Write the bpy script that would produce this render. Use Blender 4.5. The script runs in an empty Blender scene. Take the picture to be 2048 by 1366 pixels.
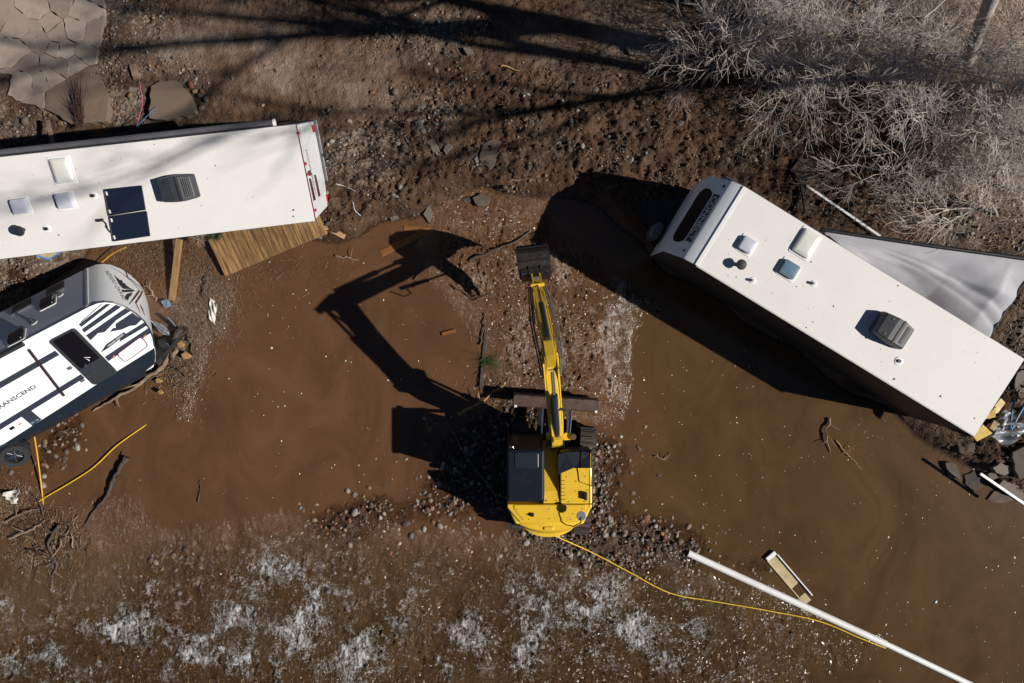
import bpy, bmesh, math, random
import numpy as np
from mathutils import Vector, Matrix, Euler

random.seed(7)
rng = np.random.default_rng(7)
scene = bpy.context.scene
COL = scene.collection
R = math.radians

# ------------------------------------------------------------------ camera, sky, sun
CAM_H = 20.0
S = 2048.0 / 30.0                      # photo pixels per metre on the water plane
cam_data = bpy.data.cameras.new('camera')
cam_data.sensor_width = 36.0
cam_data.lens = 24.0
cam_data.clip_end = 2000.0
cam = bpy.data.objects.new('camera', cam_data)
cam.location = (0, 0, CAM_H)
COL.objects.link(cam)
scene.camera = cam

SUN_EL, SUN_SLOPE = R(37.0), 0.24
_az = math.atan(SUN_SLOPE)
SUN = Vector((math.cos(_az) * math.cos(SUN_EL), -math.sin(_az) * math.cos(SUN_EL), math.sin(SUN_EL)))
world = bpy.data.worlds.new('World')
scene.world = world
world.use_nodes = True
wn = world.node_tree
for n in list(wn.nodes):
    wn.nodes.remove(n)
sky = wn.nodes.new('ShaderNodeTexSky')
sky.sky_type = 'NISHITA'
sky.sun_disc = False
sky.sun_elevation = SUN_EL
sky.sun_rotation = R(90) + _az         # measured clockwise from +Y
sky.altitude = 2000.0
sky.air_density = 0.5
sky.dust_density = 0.1
bg = wn.nodes.new('ShaderNodeBackground')
bg.inputs['Strength'].default_value = 0.05
wo = wn.nodes.new('ShaderNodeOutputWorld')
wn.links.new(sky.outputs[0], bg.inputs[0])
wn.links.new(bg.outputs[0], wo.inputs[0])

sun_data = bpy.data.lights.new('sun', 'SUN')
sun_data.energy = 5.0
sun_data.angle = R(0.53)
sun_data.color = (1.0, 0.95, 0.875)
sun = bpy.data.objects.new('sun', sun_data)
sun.rotation_euler = SUN.to_track_quat('Z', 'Y').to_euler()
sun.location = SUN * 60
COL.objects.link(sun)

scene.view_settings.view_transform = 'Standard'
scene.view_settings.look = 'None'
scene.view_settings.gamma = 1.0
scene.view_settings.exposure = 0.12
scene.cycles.max_bounces = 4
scene.cycles.diffuse_bounces = 1
scene.cycles.glossy_bounces = 1
scene.cycles.transmission_bounces = 1
scene.cycles.transparent_max_bounces = 8
scene.cycles.sample_clamp_indirect = 4.0

# ------------------------------------------------------------------ helpers
def px(x, y, h=0.0):
    """place a point seen in the photo at (x, y) at its real height h"""
    k = (CAM_H - h) / CAM_H / S
    return Vector(((x - 1024) * k, -(y - 683) * k, h))

def tag(o, label=None, cat=None, group=None, kind=None):
    if label: o['label'] = label
    if cat: o['category'] = cat
    if group: o['group'] = group
    if kind: o['kind'] = kind
    return o

def empty(name, loc=(0, 0, 0), rot=(0, 0, 0)):
    o = bpy.data.objects.new(name, None)
    o.empty_display_size = 0.2
    o.location = loc
    o.rotation_euler = rot
    COL.objects.link(o)
    return o

def link(name, me, m=None, parent=None):
    if m is not None and not me.materials:
        me.materials.append(m)
    o = bpy.data.objects.new(name, me)
    COL.objects.link(o)
    if parent is not None:
        o.parent = parent
    return o

def np_mesh(name, v, f, smooth=True):
    v = np.ascontiguousarray(v, dtype=np.float32)
    f = np.ascontiguousarray(f, dtype=np.int32)
    n = f.shape[1]
    me = bpy.data.meshes.new(name)
    me.vertices.add(len(v)); me.vertices.foreach_set('co', v.ravel())
    me.loops.add(f.size); me.loops.foreach_set('vertex_index', f.ravel())
    me.polygons.add(len(f))
    me.polygons.foreach_set('loop_start', np.arange(0, f.size, n, dtype=np.int32))
    me.polygons.foreach_set('loop_total', np.full(len(f), n, dtype=np.int32))
    me.polygons.foreach_set('use_smooth', np.full(len(f), smooth, dtype=bool))
    me.update(calc_edges=True)
    return me

def attr(me, name, vals):
    a = me.attributes.new(name, 'FLOAT', 'POINT')
    a.data.foreach_set('value', np.ascontiguousarray(vals, dtype=np.float32).ravel())

def attr_col(me, name, vals):
    a = me.attributes.new(name, 'FLOAT_COLOR', 'POINT')
    c = np.ones((len(vals), 4), np.float32); c[:, :3] = vals
    a.data.foreach_set('color', c.ravel())

class MB:
    """collects shapes; build() links them as one mesh object"""
    def __init__(s):
        s.v, s.f = [], []
    def add(s, vs, fs):
        b = len(s.v)
        s.v += [tuple(p) for p in vs]
        s.f += [tuple(b + i for i in q) for q in fs]
        return s
    def box(s, c, size, rot=None):
        hx, hy, hz = size[0] / 2, size[1] / 2, size[2] / 2
        vs = [Vector((x, y, z)) for x in (-hx, hx) for y in (-hy, hy) for z in (-hz, hz)]
        if rot is not None:
            m = rot if isinstance(rot, Matrix) else Euler(rot).to_matrix()
            vs = [m @ p for p in vs]
        c = Vector(c)
        return s.add([p + c for p in vs], [(0, 1, 3, 2), (4, 6, 7, 5), (0, 4, 5, 1), (2, 3, 7, 6), (0, 2, 6, 4), (1, 5, 7, 3)])
    def loft(s, rings, caps=True):
        n = len(rings[0]); b = len(s.v)
        for r in rings: s.v += [tuple(p) for p in r]
        for i in range(len(rings) - 1):
            for j in range(n):
                k = (j + 1) % n
                s.f.append((b + i * n + j, b + i * n + k, b + (i + 1) * n + k, b + (i + 1) * n + j))
        if caps:
            s.f.append(tuple(b + j for j in reversed(range(n))))
            s.f.append(tuple(b + (len(rings) - 1) * n + j for j in range(n)))
        return s
    def prism(s, poly, fn, a, b):
        """poly: 2-D points; fn(u, v, t) -> 3-D; extruded from t=a to t=b"""
        return s.loft([[fn(u, v, a) for u, v in poly], [fn(u, v, b) for u, v in poly]])
    def tube(s, pts, rad, n=8, caps=True):
        pts = [Vector(p) for p in pts]
        if not hasattr(rad, '__len__'): rad = [rad] * len(pts)
        rings = []
        for i, p in enumerate(pts):
            t = (pts[min(i + 1, len(pts) - 1)] - pts[max(i - 1, 0)]).normalized()
            up = Vector((0, 0, 1)) if abs(t.z) < 0.9 else Vector((1, 0, 0))
            a = t.cross(up).normalized(); b = a.cross(t)
            rings.append([p + (a * math.cos(2 * math.pi * j / n) + b * math.sin(2 * math.pi * j / n)) * rad[i] for j in range(n)])
        return s.loft(rings, caps)
    def cyl(s, c, r, h, axis='Z', n=20, r2=None):
        c = Vector(c); d = {'X': Vector((1, 0, 0)), 'Y': Vector((0, 1, 0)), 'Z': Vector((0, 0, 1))}[axis]
        return s.tube([c - d * h / 2, c + d * h / 2], [r, r if r2 is None else r2], n)
    def lathe(s, prof, c, axis_m, n=28):
        """prof: (r, z) pairs round local Z, closed ring of profiles"""
        rings = [[Vector(c) + axis_m @ Vector((r * math.cos(2 * math.pi * j / n), r * math.sin(2 * math.pi * j / n), z)) for j in range(n)] for r, z in prof]
        return s.loft(rings, False)
    def mesh(s, name, smooth=False):
        me = bpy.data.meshes.new(name)
        me.from_pydata(s.v, [], s.f)
        bm = bmesh.new(); bm.from_mesh(me)
        bmesh.ops.recalc_face_normals(bm, faces=bm.faces)
        bm.to_mesh(me); bm.free()
        if smooth:
            me.polygons.foreach_set('use_smooth', [True] * len(me.polygons))
        me.update()
        return me
    def build(s, name, m, parent=None, bevel=0.0, smooth=False, seg=2):
        o = link(name, s.mesh(name, False), m, parent)
        if smooth: smooth_by_angle(o, 50)
        if bevel:
            b = o.modifiers.new('bevel', 'BEVEL'); b.width = bevel; b.segments = seg; b.limit_method = 'ANGLE'; b.angle_limit = R(32)
            b.harden_normals = False
        return o

def smooth_by_angle(o, deg=35):
    me = o.data
    me.polygons.foreach_set('use_smooth', [True] * len(me.polygons))
    bm = bmesh.new(); bm.from_mesh(me)
    for e in bm.edges:
        e.smooth = not (len(e.link_faces) == 2 and e.calc_face_angle(0) > R(deg))
    bm.to_mesh(me); bm.free()

# ------------------------------------------------------------------ materials
MAT = {}
def mat(name, base, rough=0.6, metal=0.0, var=0.0, scale=4.0, bump=0.0, bscale=40.0, col2=None, spec=0.5, stretch=None, coat=0.0, coord='Object', dirt=None, dirt_scale=1.5, dirt_amt=0.5):
    m = bpy.data.materials.new(name); m.use_nodes = True
    nt = m.node_tree; p = nt.nodes['Principled BSDF']
    p.inputs['Roughness'].default_value = rough
    p.inputs['Metallic'].default_value = metal
    p.inputs['Specular IOR Level'].default_value = spec
    p.inputs['Coat Weight'].default_value = coat
    p.inputs['Base Color'].default_value = (*base, 1)
    tc = nt.nodes.new('ShaderNodeTexCoord')
    src = tc.outputs[coord]
    if stretch:
        mp = nt.nodes.new('ShaderNodeMapping'); mp.inputs['Scale'].default_value = stretch
        nt.links.new(src, mp.inputs[0]); src = mp.outputs[0]
    out = None
    if var or col2:
        nz = nt.nodes.new('ShaderNodeTexNoise'); nz.inputs['Scale'].default_value = scale; nz.inputs['Detail'].default_value = 8; nz.inputs['Roughness'].default_value = 0.65
        nt.links.new(src, nz.inputs['Vector'])
        rp = nt.nodes.new('ShaderNodeValToRGB')
        rp.color_ramp.elements[0].position = 0.3; rp.color_ramp.elements[1].position = 0.7
        c2 = col2 if col2 else tuple(min(1, c * (1 + var)) for c in base)
        c1 = base if col2 else tuple(c * (1 - var) for c in base)
        rp.color_ramp.elements[0].color = (*c1, 1); rp.color_ramp.elements[1].color = (*c2, 1)
        nt.links.new(nz.outputs['Fac'], rp.inputs[0]); out = rp.outputs[0]
    if dirt:
        n2 = nt.nodes.new('ShaderNodeTexNoise'); n2.inputs['Scale'].default_value = dirt_scale; n2.inputs['Detail'].default_value = 10; n2.inputs['Roughness'].default_value = 0.7
        nt.links.new(src, n2.inputs['Vector'])
        r2 = nt.nodes.new('ShaderNodeMapRange'); r2.inputs[1].default_value = 0.52; r2.inputs[2].default_value = 0.75; r2.inputs[4].default_value = dirt_amt
        nt.links.new(n2.outputs['Fac'], r2.inputs[0])
        mx = nt.nodes.new('ShaderNodeMixRGB'); mx.inputs[2].default_value = (*dirt, 1); mx.inputs[1].default_value = (*base, 1)
        if out: nt.links.new(out, mx.inputs[1])
        nt.links.new(r2.outputs[0], mx.inputs[0]); out = mx.outputs[0]
    if out: nt.links.new(out, p.inputs['Base Color'])
    if bump:
        nb = nt.nodes.new('ShaderNodeTexNoise'); nb.inputs['Scale'].default_value = bscale; nb.inputs['Detail'].default_value = 6
        nt.links.new(src, nb.inputs['Vector'])
        bp = nt.nodes.new('ShaderNodeBump'); bp.inputs['Strength'].default_value = bump; bp.inputs['Distance'].default_value = 0.02
        nt.links.new(nb.outputs['Fac'], bp.inputs['Height']); nt.links.new(bp.outputs[0], p.inputs['Normal'])
    MAT[name] = m
    return m

mat('roof_membrane', (0.70, 0.675, 0.65), 0.6, var=0.03, scale=0.9, dirt=(0.62, 0.55, 0.48), dirt_scale=2.2, dirt_amt=0.28, bump=0.05, bscale=60)
mat('white_panel', (0.80, 0.82, 0.84), 0.28, dirt=(0.6, 0.55, 0.5), dirt_scale=1.2, dirt_amt=0.12)
mat('grey_roof', (0.66, 0.65, 0.72), 0.5, var=0.04, scale=1.0, dirt=(0.45, 0.42, 0.42), dirt_scale=2.0, dirt_amt=0.25)
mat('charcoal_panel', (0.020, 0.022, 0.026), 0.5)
mat('navy_panel', (0.009, 0.014, 0.024), 0.35, dirt=(0.04, 0.036, 0.032), dirt_amt=0.2)
mat('arm_dark', (0.030, 0.014, 0.022), 0.4)
mat('stripe_dark', (0.030, 0.034, 0.050), 0.35)
mat('stripe_maroon', (0.10, 0.018, 0.032), 0.35)
mat('lettering_grey', (0.055, 0.06, 0.075), 0.45)
mat('lettering_silver', (0.55, 0.57, 0.6), 0.35)
mat('red_lens', (0.45, 0.02, 0.03), 0.25)
mat('orange_lens', (0.65, 0.16, 0.02), 0.3)
mat('pink_sticker', (0.72, 0.30, 0.33), 0.5)
mat('black_plastic', (0.022, 0.024, 0.028), 0.45, var=0.25, scale=6)
mat('ac_shroud', (0.035, 0.038, 0.044), 0.5, var=0.2, scale=5, bump=0.1, bscale=90)
mat('white_plastic', (0.74, 0.74, 0.72), 0.4, var=0.03, scale=8)
mat('lavender_dome', (0.52, 0.53, 0.62), 0.25, coat=0.3)
mat('cream_dome', (0.66, 0.67, 0.60), 0.25, coat=0.4)
mat('blue_dome', (0.13, 0.21, 0.28), 0.2, coat=0.4)
mat('solar_cell', (0.010, 0.016, 0.034), 0.3, spec=0.4)
mat('dark_glass', (0.006, 0.005, 0.006), 0.25, spec=0.25)
mat('black_rubber', (0.02, 0.02, 0.022), 0.75, var=0.3, scale=10, bump=0.2, bscale=60)
mat('alloy', (0.55, 0.55, 0.57), 0.25, metal=1.0)
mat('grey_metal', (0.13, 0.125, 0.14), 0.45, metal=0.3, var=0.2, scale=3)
mat('sheet_metal', (0.26, 0.27, 0.29), 0.45, metal=0.5, var=0.2, scale=2)
mat('awning_fabric', (0.37, 0.37, 0.40), 0.7, var=0.1, scale=2.5, bump=0.08, bscale=220)
mat('cat_yellow', (0.76, 0.475, 0.028), 0.38, coat=0.25, dirt=(0.30, 0.21, 0.10), dirt_scale=3.5, dirt_amt=0.45)
mat('cat_black', (0.009, 0.012, 0.020), 0.4, spec=0.2, dirt=(0.035, 0.033, 0.033), dirt_scale=2.5, dirt_amt=0.3)
mat('steel_black', (0.022, 0.022, 0.024), 0.42, metal=0.4, var=0.4, scale=5)
mat('chrome', (0.75, 0.77, 0.8), 0.12, metal=1.0)
mat('barrel_navy', (0.016, 0.021, 0.034), 0.3, coat=0.3)
mat('bucket_steel', (0.085, 0.070, 0.062), 0.42, metal=0.55, var=0.5, scale=5, col2=(0.022, 0.02, 0.02), bump=0.15, bscale=40)
mat('rust_steel', (0.085, 0.052, 0.038), 0.6, metal=0.2, var=0.4, scale=6, bump=0.2, bscale=50)
mat('muddy_track', (0.05, 0.040, 0.032), 0.75, var=0.5, scale=6, bump=0.4, bscale=40)
mat('hose_black', (0.014, 0.014, 0.016), 0.45)
mat('hose_grey', (0.16, 0.15, 0.16), 0.5)
mat('mirror_back', (0.17, 0.18, 0.23), 0.35)
mat('yellow_rope', (0.80, 0.50, 0.02), 0.6, var=0.12, scale=12)
mat('yellow_strap', (0.72, 0.38, 0.03), 0.6, var=0.15, scale=12)
mat('pvc', (0.80, 0.79, 0.78), 0.4, dirt=(0.5, 0.4, 0.28), dirt_scale=0.7, dirt_amt=0.4)
mat('trough_plastic', (0.42, 0.34, 0.18), 0.5, var=0.25, scale=3)
mat('foam_board', (0.80, 0.55, 0.16), 0.7, var=0.2, scale=5, bump=0.3, bscale=25)
mat('tan_board', (0.55, 0.40, 0.20), 0.75, var=0.3, scale=4, bump=0.2)
mat('blue_board', (0.10, 0.26, 0.55), 0.6)
mat('cable_blue', (0.05, 0.22, 0.40), 0.5)
mat('pink_ribbon', (0.75, 0.12, 0.28), 0.5)
mat('white_ribbon', (0.75, 0.77, 0.82), 0.5)
mat('twig_pale', (0.64, 0.55, 0.48), 0.85, var=0.3, scale=1.2)
mat('bark', (0.34, 0.30, 0.27), 0.85, var=0.4, scale=3, bump=0.6, bscale=18)
mat('bark_dark', (0.05, 0.042, 0.036), 0.85, var=0.4, scale=5, bump=0.4, bscale=25)
mat('leaf_yellow', (0.42, 0.22, 0.02), 0.7, var=0.3, scale=3)
mat('driftwood', (0.22, 0.155, 0.105), 0.8, var=0.45, scale=5, bump=0.4, bscale=25)
mat('driftwood_dark', (0.062, 0.042, 0.030), 0.7, var=0.5, scale=5, bump=0.4, bscale=25)
mat('straw', (0.33, 0.25, 0.175), 0.85, var=0.4, scale=3)
mat('lumber', (0.27, 0.155, 0.062), 0.7, var=0.3, scale=2, stretch=(1, 8, 8), bump=0.15)
mat('lumber_wet', (0.20, 0.082, 0.020), 0.5, var=0.3, scale=2)
mat('green_needles', (0.055, 0.085, 0.028), 0.8, var=0.4, scale=6)
mat('bark_chunk', (0.34, 0.20, 0.075), 0.8, var=0.35, scale=6, bump=0.3)
mat('foam_fleck', (0.62, 0.60, 0.55), 0.6)
mat('white_rag', (0.60, 0.56, 0.52), 0.8, var=0.15, scale=8)
mat('concrete', (0.33, 0.27, 0.225), 0.85, var=0.16, scale=1.3, bump=0.25, bscale=60, dirt=(0.13, 0.09, 0.065), dirt_scale=1.3, dirt_amt=0.85)
MAT['concrete'].node_tree.nodes['Principled BSDF'].inputs['Specular IOR Level'].default_value = 0.2
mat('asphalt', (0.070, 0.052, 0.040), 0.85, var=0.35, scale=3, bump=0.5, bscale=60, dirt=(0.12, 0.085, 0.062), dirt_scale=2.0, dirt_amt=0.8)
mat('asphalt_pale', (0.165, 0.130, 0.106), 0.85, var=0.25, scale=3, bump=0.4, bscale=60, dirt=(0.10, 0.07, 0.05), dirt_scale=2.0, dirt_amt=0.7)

mat('muddy_slab', (0.16, 0.118, 0.086), 0.85, var=0.15, scale=1.5, bump=0.2, bscale=50, dirt=(0.09, 0.058, 0.038), dirt_scale=1.2, dirt_amt=0.6)
def piece_tone(name, lo, hi):
    nt = MAT[name].node_tree; p = nt.nodes['Principled BSDF']; lk_ = p.inputs['Base Color'].links[0]; src = lk_.from_socket
    oi = nt.nodes.new('ShaderNodeObjectInfo'); mr = nt.nodes.new('ShaderNodeMapRange'); mr.inputs[3].default_value = lo; mr.inputs[4].default_value = hi
    hv = nt.nodes.new('ShaderNodeHueSaturation'); nt.links.new(oi.outputs['Random'], mr.inputs[0]); nt.links.new(mr.outputs[0], hv.inputs['Value'])
    nt.links.new(src, hv.inputs['Color']); nt.links.new(hv.outputs[0], p.inputs['Base Color'])
piece_tone('concrete', 0.72, 1.15); piece_tone('asphalt', 0.7, 1.3); piece_tone('asphalt_pale', 0.7, 1.2)
def wood_deck():
    m = mat('deck_wood', (0.235, 0.135, 0.052), 0.62)
    nt = m.node_tree; p = nt.nodes['Principled BSDF']
    tc = nt.nodes.new('ShaderNodeTexCoord'); oi = nt.nodes.new('ShaderNodeObjectInfo')
    mp = nt.nodes.new('ShaderNodeMapping'); mp.inputs['Scale'].default_value = (1.0, 9.0, 9.0)
    nt.links.new(tc.outputs['Object'], mp.inputs[0])
    cmb = nt.nodes.new('ShaderNodeCombineXYZ'); nt.links.new(oi.outputs['Random'], cmb.inputs[0])
    mul = nt.nodes.new('ShaderNodeVectorMath'); mul.operation = 'SCALE'; mul.inputs['Scale'].default_value = 50
    nt.links.new(cmb.outputs[0], mul.inputs[0]); nt.links.new(mul.outputs[0], mp.inputs['Location'])
    nz = nt.nodes.new('ShaderNodeTexNoise'); nz.inputs['Scale'].default_value = 1.6; nz.inputs['Detail'].default_value = 8; nz.inputs['Roughness'].default_value = 0.7
    nt.links.new(mp.outputs[0], nz.inputs['Vector'])
    rp = nt.nodes.new('ShaderNodeValToRGB'); e = rp.color_ramp.elements
    e[0].position = 0.34; e[0].color = (0.085, 0.045, 0.02, 1); e[1].position = 0.68; e[1].color = (0.42, 0.25, 0.10, 1)
    x = e.new(0.5); x.color = (0.24, 0.135, 0.05, 1)
    nt.links.new(nz.outputs['Fac'], rp.inputs[0])
    hv = nt.nodes.new('ShaderNodeHueSaturation'); mr = nt.nodes.new('ShaderNodeMapRange'); mr.inputs[3].default_value = 0.7; mr.inputs[4].default_value = 1.25
    nt.links.new(oi.outputs['Random'], mr.inputs[0]); nt.links.new(mr.outputs[0], hv.inputs['Value']); nt.links.new(rp.outputs[0], hv.inputs['Color'])
    nt.links.new(hv.outputs[0], p.inputs['Base Color'])
wood_deck()

def cobble_mat():
    m = mat('river_stone', (0.2, 0.16, 0.13), 0.7, spec=0.35)
    nt = m.node_tree; p = nt.nodes['Principled BSDF']
    oi = nt.nodes.new('ShaderNodeObjectInfo'); rp = nt.nodes.new('ShaderNodeValToRGB'); rp.color_ramp.interpolation = 'CONSTANT'
    cols = [(0.13, 0.095, 0.072), (0.22, 0.175, 0.14), (0.10, 0.066, 0.048), (0.19, 0.085, 0.046), (0.25, 0.195, 0.15), (0.14, 0.125, 0.12), (0.30, 0.265, 0.235), (0.085, 0.062, 0.05), (0.20, 0.135, 0.07), (0.16, 0.115, 0.085)]
    e = rp.color_ramp.elements
    e[0].color = (*cols[0], 1); e[1].position = 0.1; e[1].color = (*cols[1], 1)
    for i, c in enumerate(cols[2:]):
        q = e.new(0.2 + 0.1 * i); q.color = (*c, 1)
    nt.links.new(oi.outputs['Random'], rp.inputs[0])
    tc = nt.nodes.new('ShaderNodeTexCoord'); nz = nt.nodes.new('ShaderNodeTexNoise'); nz.inputs['Scale'].default_value = 9; nz.inputs['Detail'].default_value = 8
    nt.links.new(tc.outputs['Object'], nz.inputs['Vector'])
    mx = nt.nodes.new('ShaderNodeMixRGB'); mx.blend_type = 'MULTIPLY'; mx.inputs[0].default_value = 0.7
    r2 = nt.nodes.new('ShaderNodeValToRGB'); r2.color_ramp.elements[0].position = 0.3; r2.color_ramp.elements[0].color = (0.45, 0.42, 0.4, 1); r2.color_ramp.elements[1].position = 0.6
    nt.links.new(nz.outputs['Fac'], r2.inputs[0]); nt.links.new(rp.outputs[0], mx.inputs[1]); nt.links.new(r2.outputs[0], mx.inputs[2])
    nt.links.new(mx.outputs[0], p.inputs['Base Color'])
cobble_mat()

def vcol_mat(name, rough=0.75):
    m = mat(name, (0.2, 0.16, 0.13), rough, spec=0.3)
    nt = m.node_tree; a = nt.nodes.new('ShaderNodeAttribute'); a.attribute_name = 'Col'
    nt.links.new(a.outputs['Color'], nt.nodes['Principled BSDF'].inputs['Base Color'])
vcol_mat('pebble')
vcol_mat('litter', 0.85)

# ------------------------------------------------------------------ noise and zone fields
NF = 512
def field(seed, beta=1.6, lo=1.0, hi=1e9, ax=1.0, ay=1.0):
    g = np.random.default_rng(seed)
    fx = np.fft.fftfreq(NF)[None, :] * NF * ax; fy = np.fft.fftfreq(NF)[:, None] * NF * ay
    f = np.sqrt(fx ** 2 + fy ** 2); f[0, 0] = 1
    amp = f ** (-beta) * (f >= lo) * (f <= hi); amp[0, 0] = 0
    z = np.fft.ifft2(amp * np.exp(2j * np.pi * g.random((NF, NF)))).real
    return z / z.std()
def samp(F, x, y, L):
    """periodic bilinear sample; tile length L metres"""
    u = np.asarray(x) / L * NF; v = np.asarray(y) / L * NF
    i = np.floor(u).astype(int); j = np.floor(v).astype(int); a = u - i; b = v - j
    i0, i1, j0, j1 = i % NF, (i + 1) % NF, j % NF, (j + 1) % NF
    return (F[j0, i0] * (1 - a) + F[j0, i1] * a) * (1 - b) + (F[j1, i0] * (1 - a) + F[j1, i1] * a) * b
FA = field(1, 1.7); FB = field(2, 1.3, 2); FC = field(3, 1.0, 4); FD = field(4, 1.7)
FW1 = field(11, 1.1, 6, ax=0.8, ay=1.3); FW2 = field(12, 0.9, 10)

X0, X1, Y0, Y1, RES = -19.0, 19.0, -14.0, 14.0, 0.06
RX = np.arange(X0, X1 + RES, RES); RY = np.arange(Y0, Y1 + RES, RES)
GX, GY = np.meshgrid(RX, RY)
def blur(m, sig):
    s = sig / RES; r = int(3 * s) + 1
    k = np.exp(-0.5 * (np.arange(-r, r + 1) / s) ** 2); k /= k.sum()
    p = np.pad(m, ((r, r), (0, 0)), 'edge'); m = sum(k[i] * p[i:i + m.shape[0]] for i in range(2 * r + 1))
    p = np.pad(m, ((0, 0), (r, r)), 'edge'); return sum(k[i] * p[:, i:i + m.shape[1]] for i in range(2 * r + 1))
_wx = GX + 0.22 * samp(FA, GX, GY, 12) + 0.10 * samp(FB, GX, GY, 6)
_wy = GY + 0.22 * samp(FA, GX + 31, GY + 17, 12) + 0.10 * samp(FB, GX + 9, GY + 5, 6)
def poly_mask(polys, sig=0.2, warp=True):
    gx = 1024 + (_wx if warp else GX) * S; gy = 683 - (_wy if warp else GY) * S
    out = np.zeros(GX.shape)
    for poly in polys:
        ins = np.zeros(GX.shape, bool); n = len(poly)
        for i in range(n):
            (xa, ya), (xb, yb) = poly[i], poly[(i + 1) % n]
            if ya == yb: continue
            c = ((ya > gy) != (yb > gy)) & (gx < (xb - xa) * (gy - ya) / (yb - ya) + xa)
            ins ^= c
        out = np.maximum(out, ins)
    return blur(out.astype(float), sig)
def rs(M, x, y):
    u = np.clip((np.asarray(x) - X0) / RES, 0, len(RX) - 1.001); v = np.clip((np.asarray(y) - Y0) / RES, 0, len(RY) - 1.001)
    i = u.astype(int); j = v.astype(int); a = u - i; b = v - j
    return (M[j, i] * (1 - a) + M[j, i + 1] * a) * (1 - b) + (M[j + 1, i] * (1 - a) + M[j + 1, i + 1] * a) * b
def sstep(a, b, x):
    t = np.clip((x - a) / (b - a), 0, 1); return t * t * (3 - 2 * t)

land_poly = [(-400, -400), (2600, -400), (2600, 1060), (2120, 1045), (1985, 990), (1900, 905), (1800, 845), (1640, 735), (1480, 615), (1330, 505), (1210, 420), (1115, 425), (1060, 408), (1010, 398), (950, 402), (880, 425), (830, 442), (760, 452), (690, 472), (640, 478), (500, 430), (330, 430), (215, 465), (200, 520), (120, 565), (30, 650), (-100, 720), (-400, 800)]
bar_polys = [
    [(50, 850), (130, 790), (180, 820), (150, 880), (112, 960), (60, 975), (45, 930)],
    [(850, 850), (960, 800), (1010, 770), (1210, 850), (1272, 910), (1255, 1000), (1190, 1090), (1050, 1095), (985, 1020), (870, 1025), (810, 960)],
    [(555, 1055), (640, 1005), (760, 980), (900, 1000), (965, 1045), (850, 1040), (760, 1062), (700, 1095), (600, 1078)],
    [(1180, 1035), (1300, 1025), (1410, 1075), (1400, 1160), (1250, 1180), (1130, 1150), (1060, 1110)],
    [(300, 1140), (375, 1085), (412, 1110), (330, 1155)],
    [(1360, 672), (1405, 675), (1440, 702), (1400, 712)],
    [(945, 790), (985, 750), (1015, 780), (1000, 810)],
    [(1380, 1100), (1520, 1110), (1560, 1180), (1450, 1160)],
    [(690, 1090), (720, 1075), (715, 1150), (690, 1130)]]
M_land = poly_mask([land_poly], 0.38)
M_bar = poly_mask(bar_polys, 0.30)
M_bar2 = poly_mask(bar_polys, 0.75)
M_rif = poly_mask([[(-300, 1330), (180, 1250), (290, 1140), (420, 1080), (620, 1060), (1000, 1100), (1150, 1120), (1400, 1170), (1600, 1240), (1800, 1310), (2000, 1420), (2000, 1800), (-300, 1800)]], 0.5)
M_white = poly_mask([[(880, 430), (1000, 400), (1100, 418), (1125, 470), (1270, 590), (1235, 640), (1212, 740), (1228, 830), (1190, 810), (1010, 790), (965, 700), (905, 560), (860, 500)]], 0.5)
M_edge = poly_mask([[(1205, 640), (1250, 615), (1290, 630), (1240, 650), (1228, 700), (1224, 790), (1195, 800), (1205, 720)], [(1120, 500), (1180, 540), (1160, 590), (1120, 560)]], 0.22)
M_left = poly_mask([[(380, 560), (450, 560), (470, 610), (420, 680), (385, 760), (375, 830), (345, 830), (355, 720), (340, 640)]], 0.2)
M_streak = poly_mask([[(0, 1040), (180, 1010), (330, 1030), (300, 1150), (200, 1260), (0, 1330)], [(220, 960), (260, 930), (270, 1010), (200, 1060)]], 0.75)
M_deep = poly_mask([[(1280, 860), (1830, 900), (2048, 1100), (2048, 1400), (1800, 1300), (1450, 1060)]], 0.6)
M_rug = poly_mask([[(640, 250), (820, 180), (1000, 150), (1500, 180), (1900, 320), (1950, 470), (1300, 420), (1000, 420), (650, 470)], [(1850, 720), (2100, 680), (2100, 1050), (1900, 930)]], 0.4)
M_silt = poly_mask([[(640, 140), (740, 100), (800, 200), (760, 260), (640, 250)], [(980, 60), (1300, 20), (1420, 90), (1250, 130), (1050, 110)], [(860, 250), (960, 240), (980, 340), (880, 380)], [(1440, -60), (2120, -60), (2120, 470), (1900, 420), (1640, 240), (1500, 140)], [(200, 100), (400, 20), (640, 60), (560, 200), (420, 210)], [(-100, -100), (215, -100), (215, 120), (150, 240), (-100, 180)]], 0.5)
M_gravel = poly_mask([[(-60, 180), (20, 195), (140, 240), (140, 300), (-60, 300)], [(190, 120), (300, 110), (330, 160), (305, 250), (215, 250)], [(340, 140), (420, 150), (420, 215), (385, 200)], [(640, 260), (760, 250), (860, 180), (900, 240), (820, 330), (740, 400), (660, 380)], [(-100, 480), (160, 490), (190, 540), (100, 580), (-100, 640)], [(1870, 430), (1920, 410), (2100, 470), (2100, 520), (1900, 505)], [(690, 20), (840, 10), (1000, 60), (980, 100), (720, 90)], [(200, 0), (330, 0), (330, 110), (200, 110)], [(1990, 620), (2100, 620), (2100, 900), (2010, 820)]], 0.25)

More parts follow.
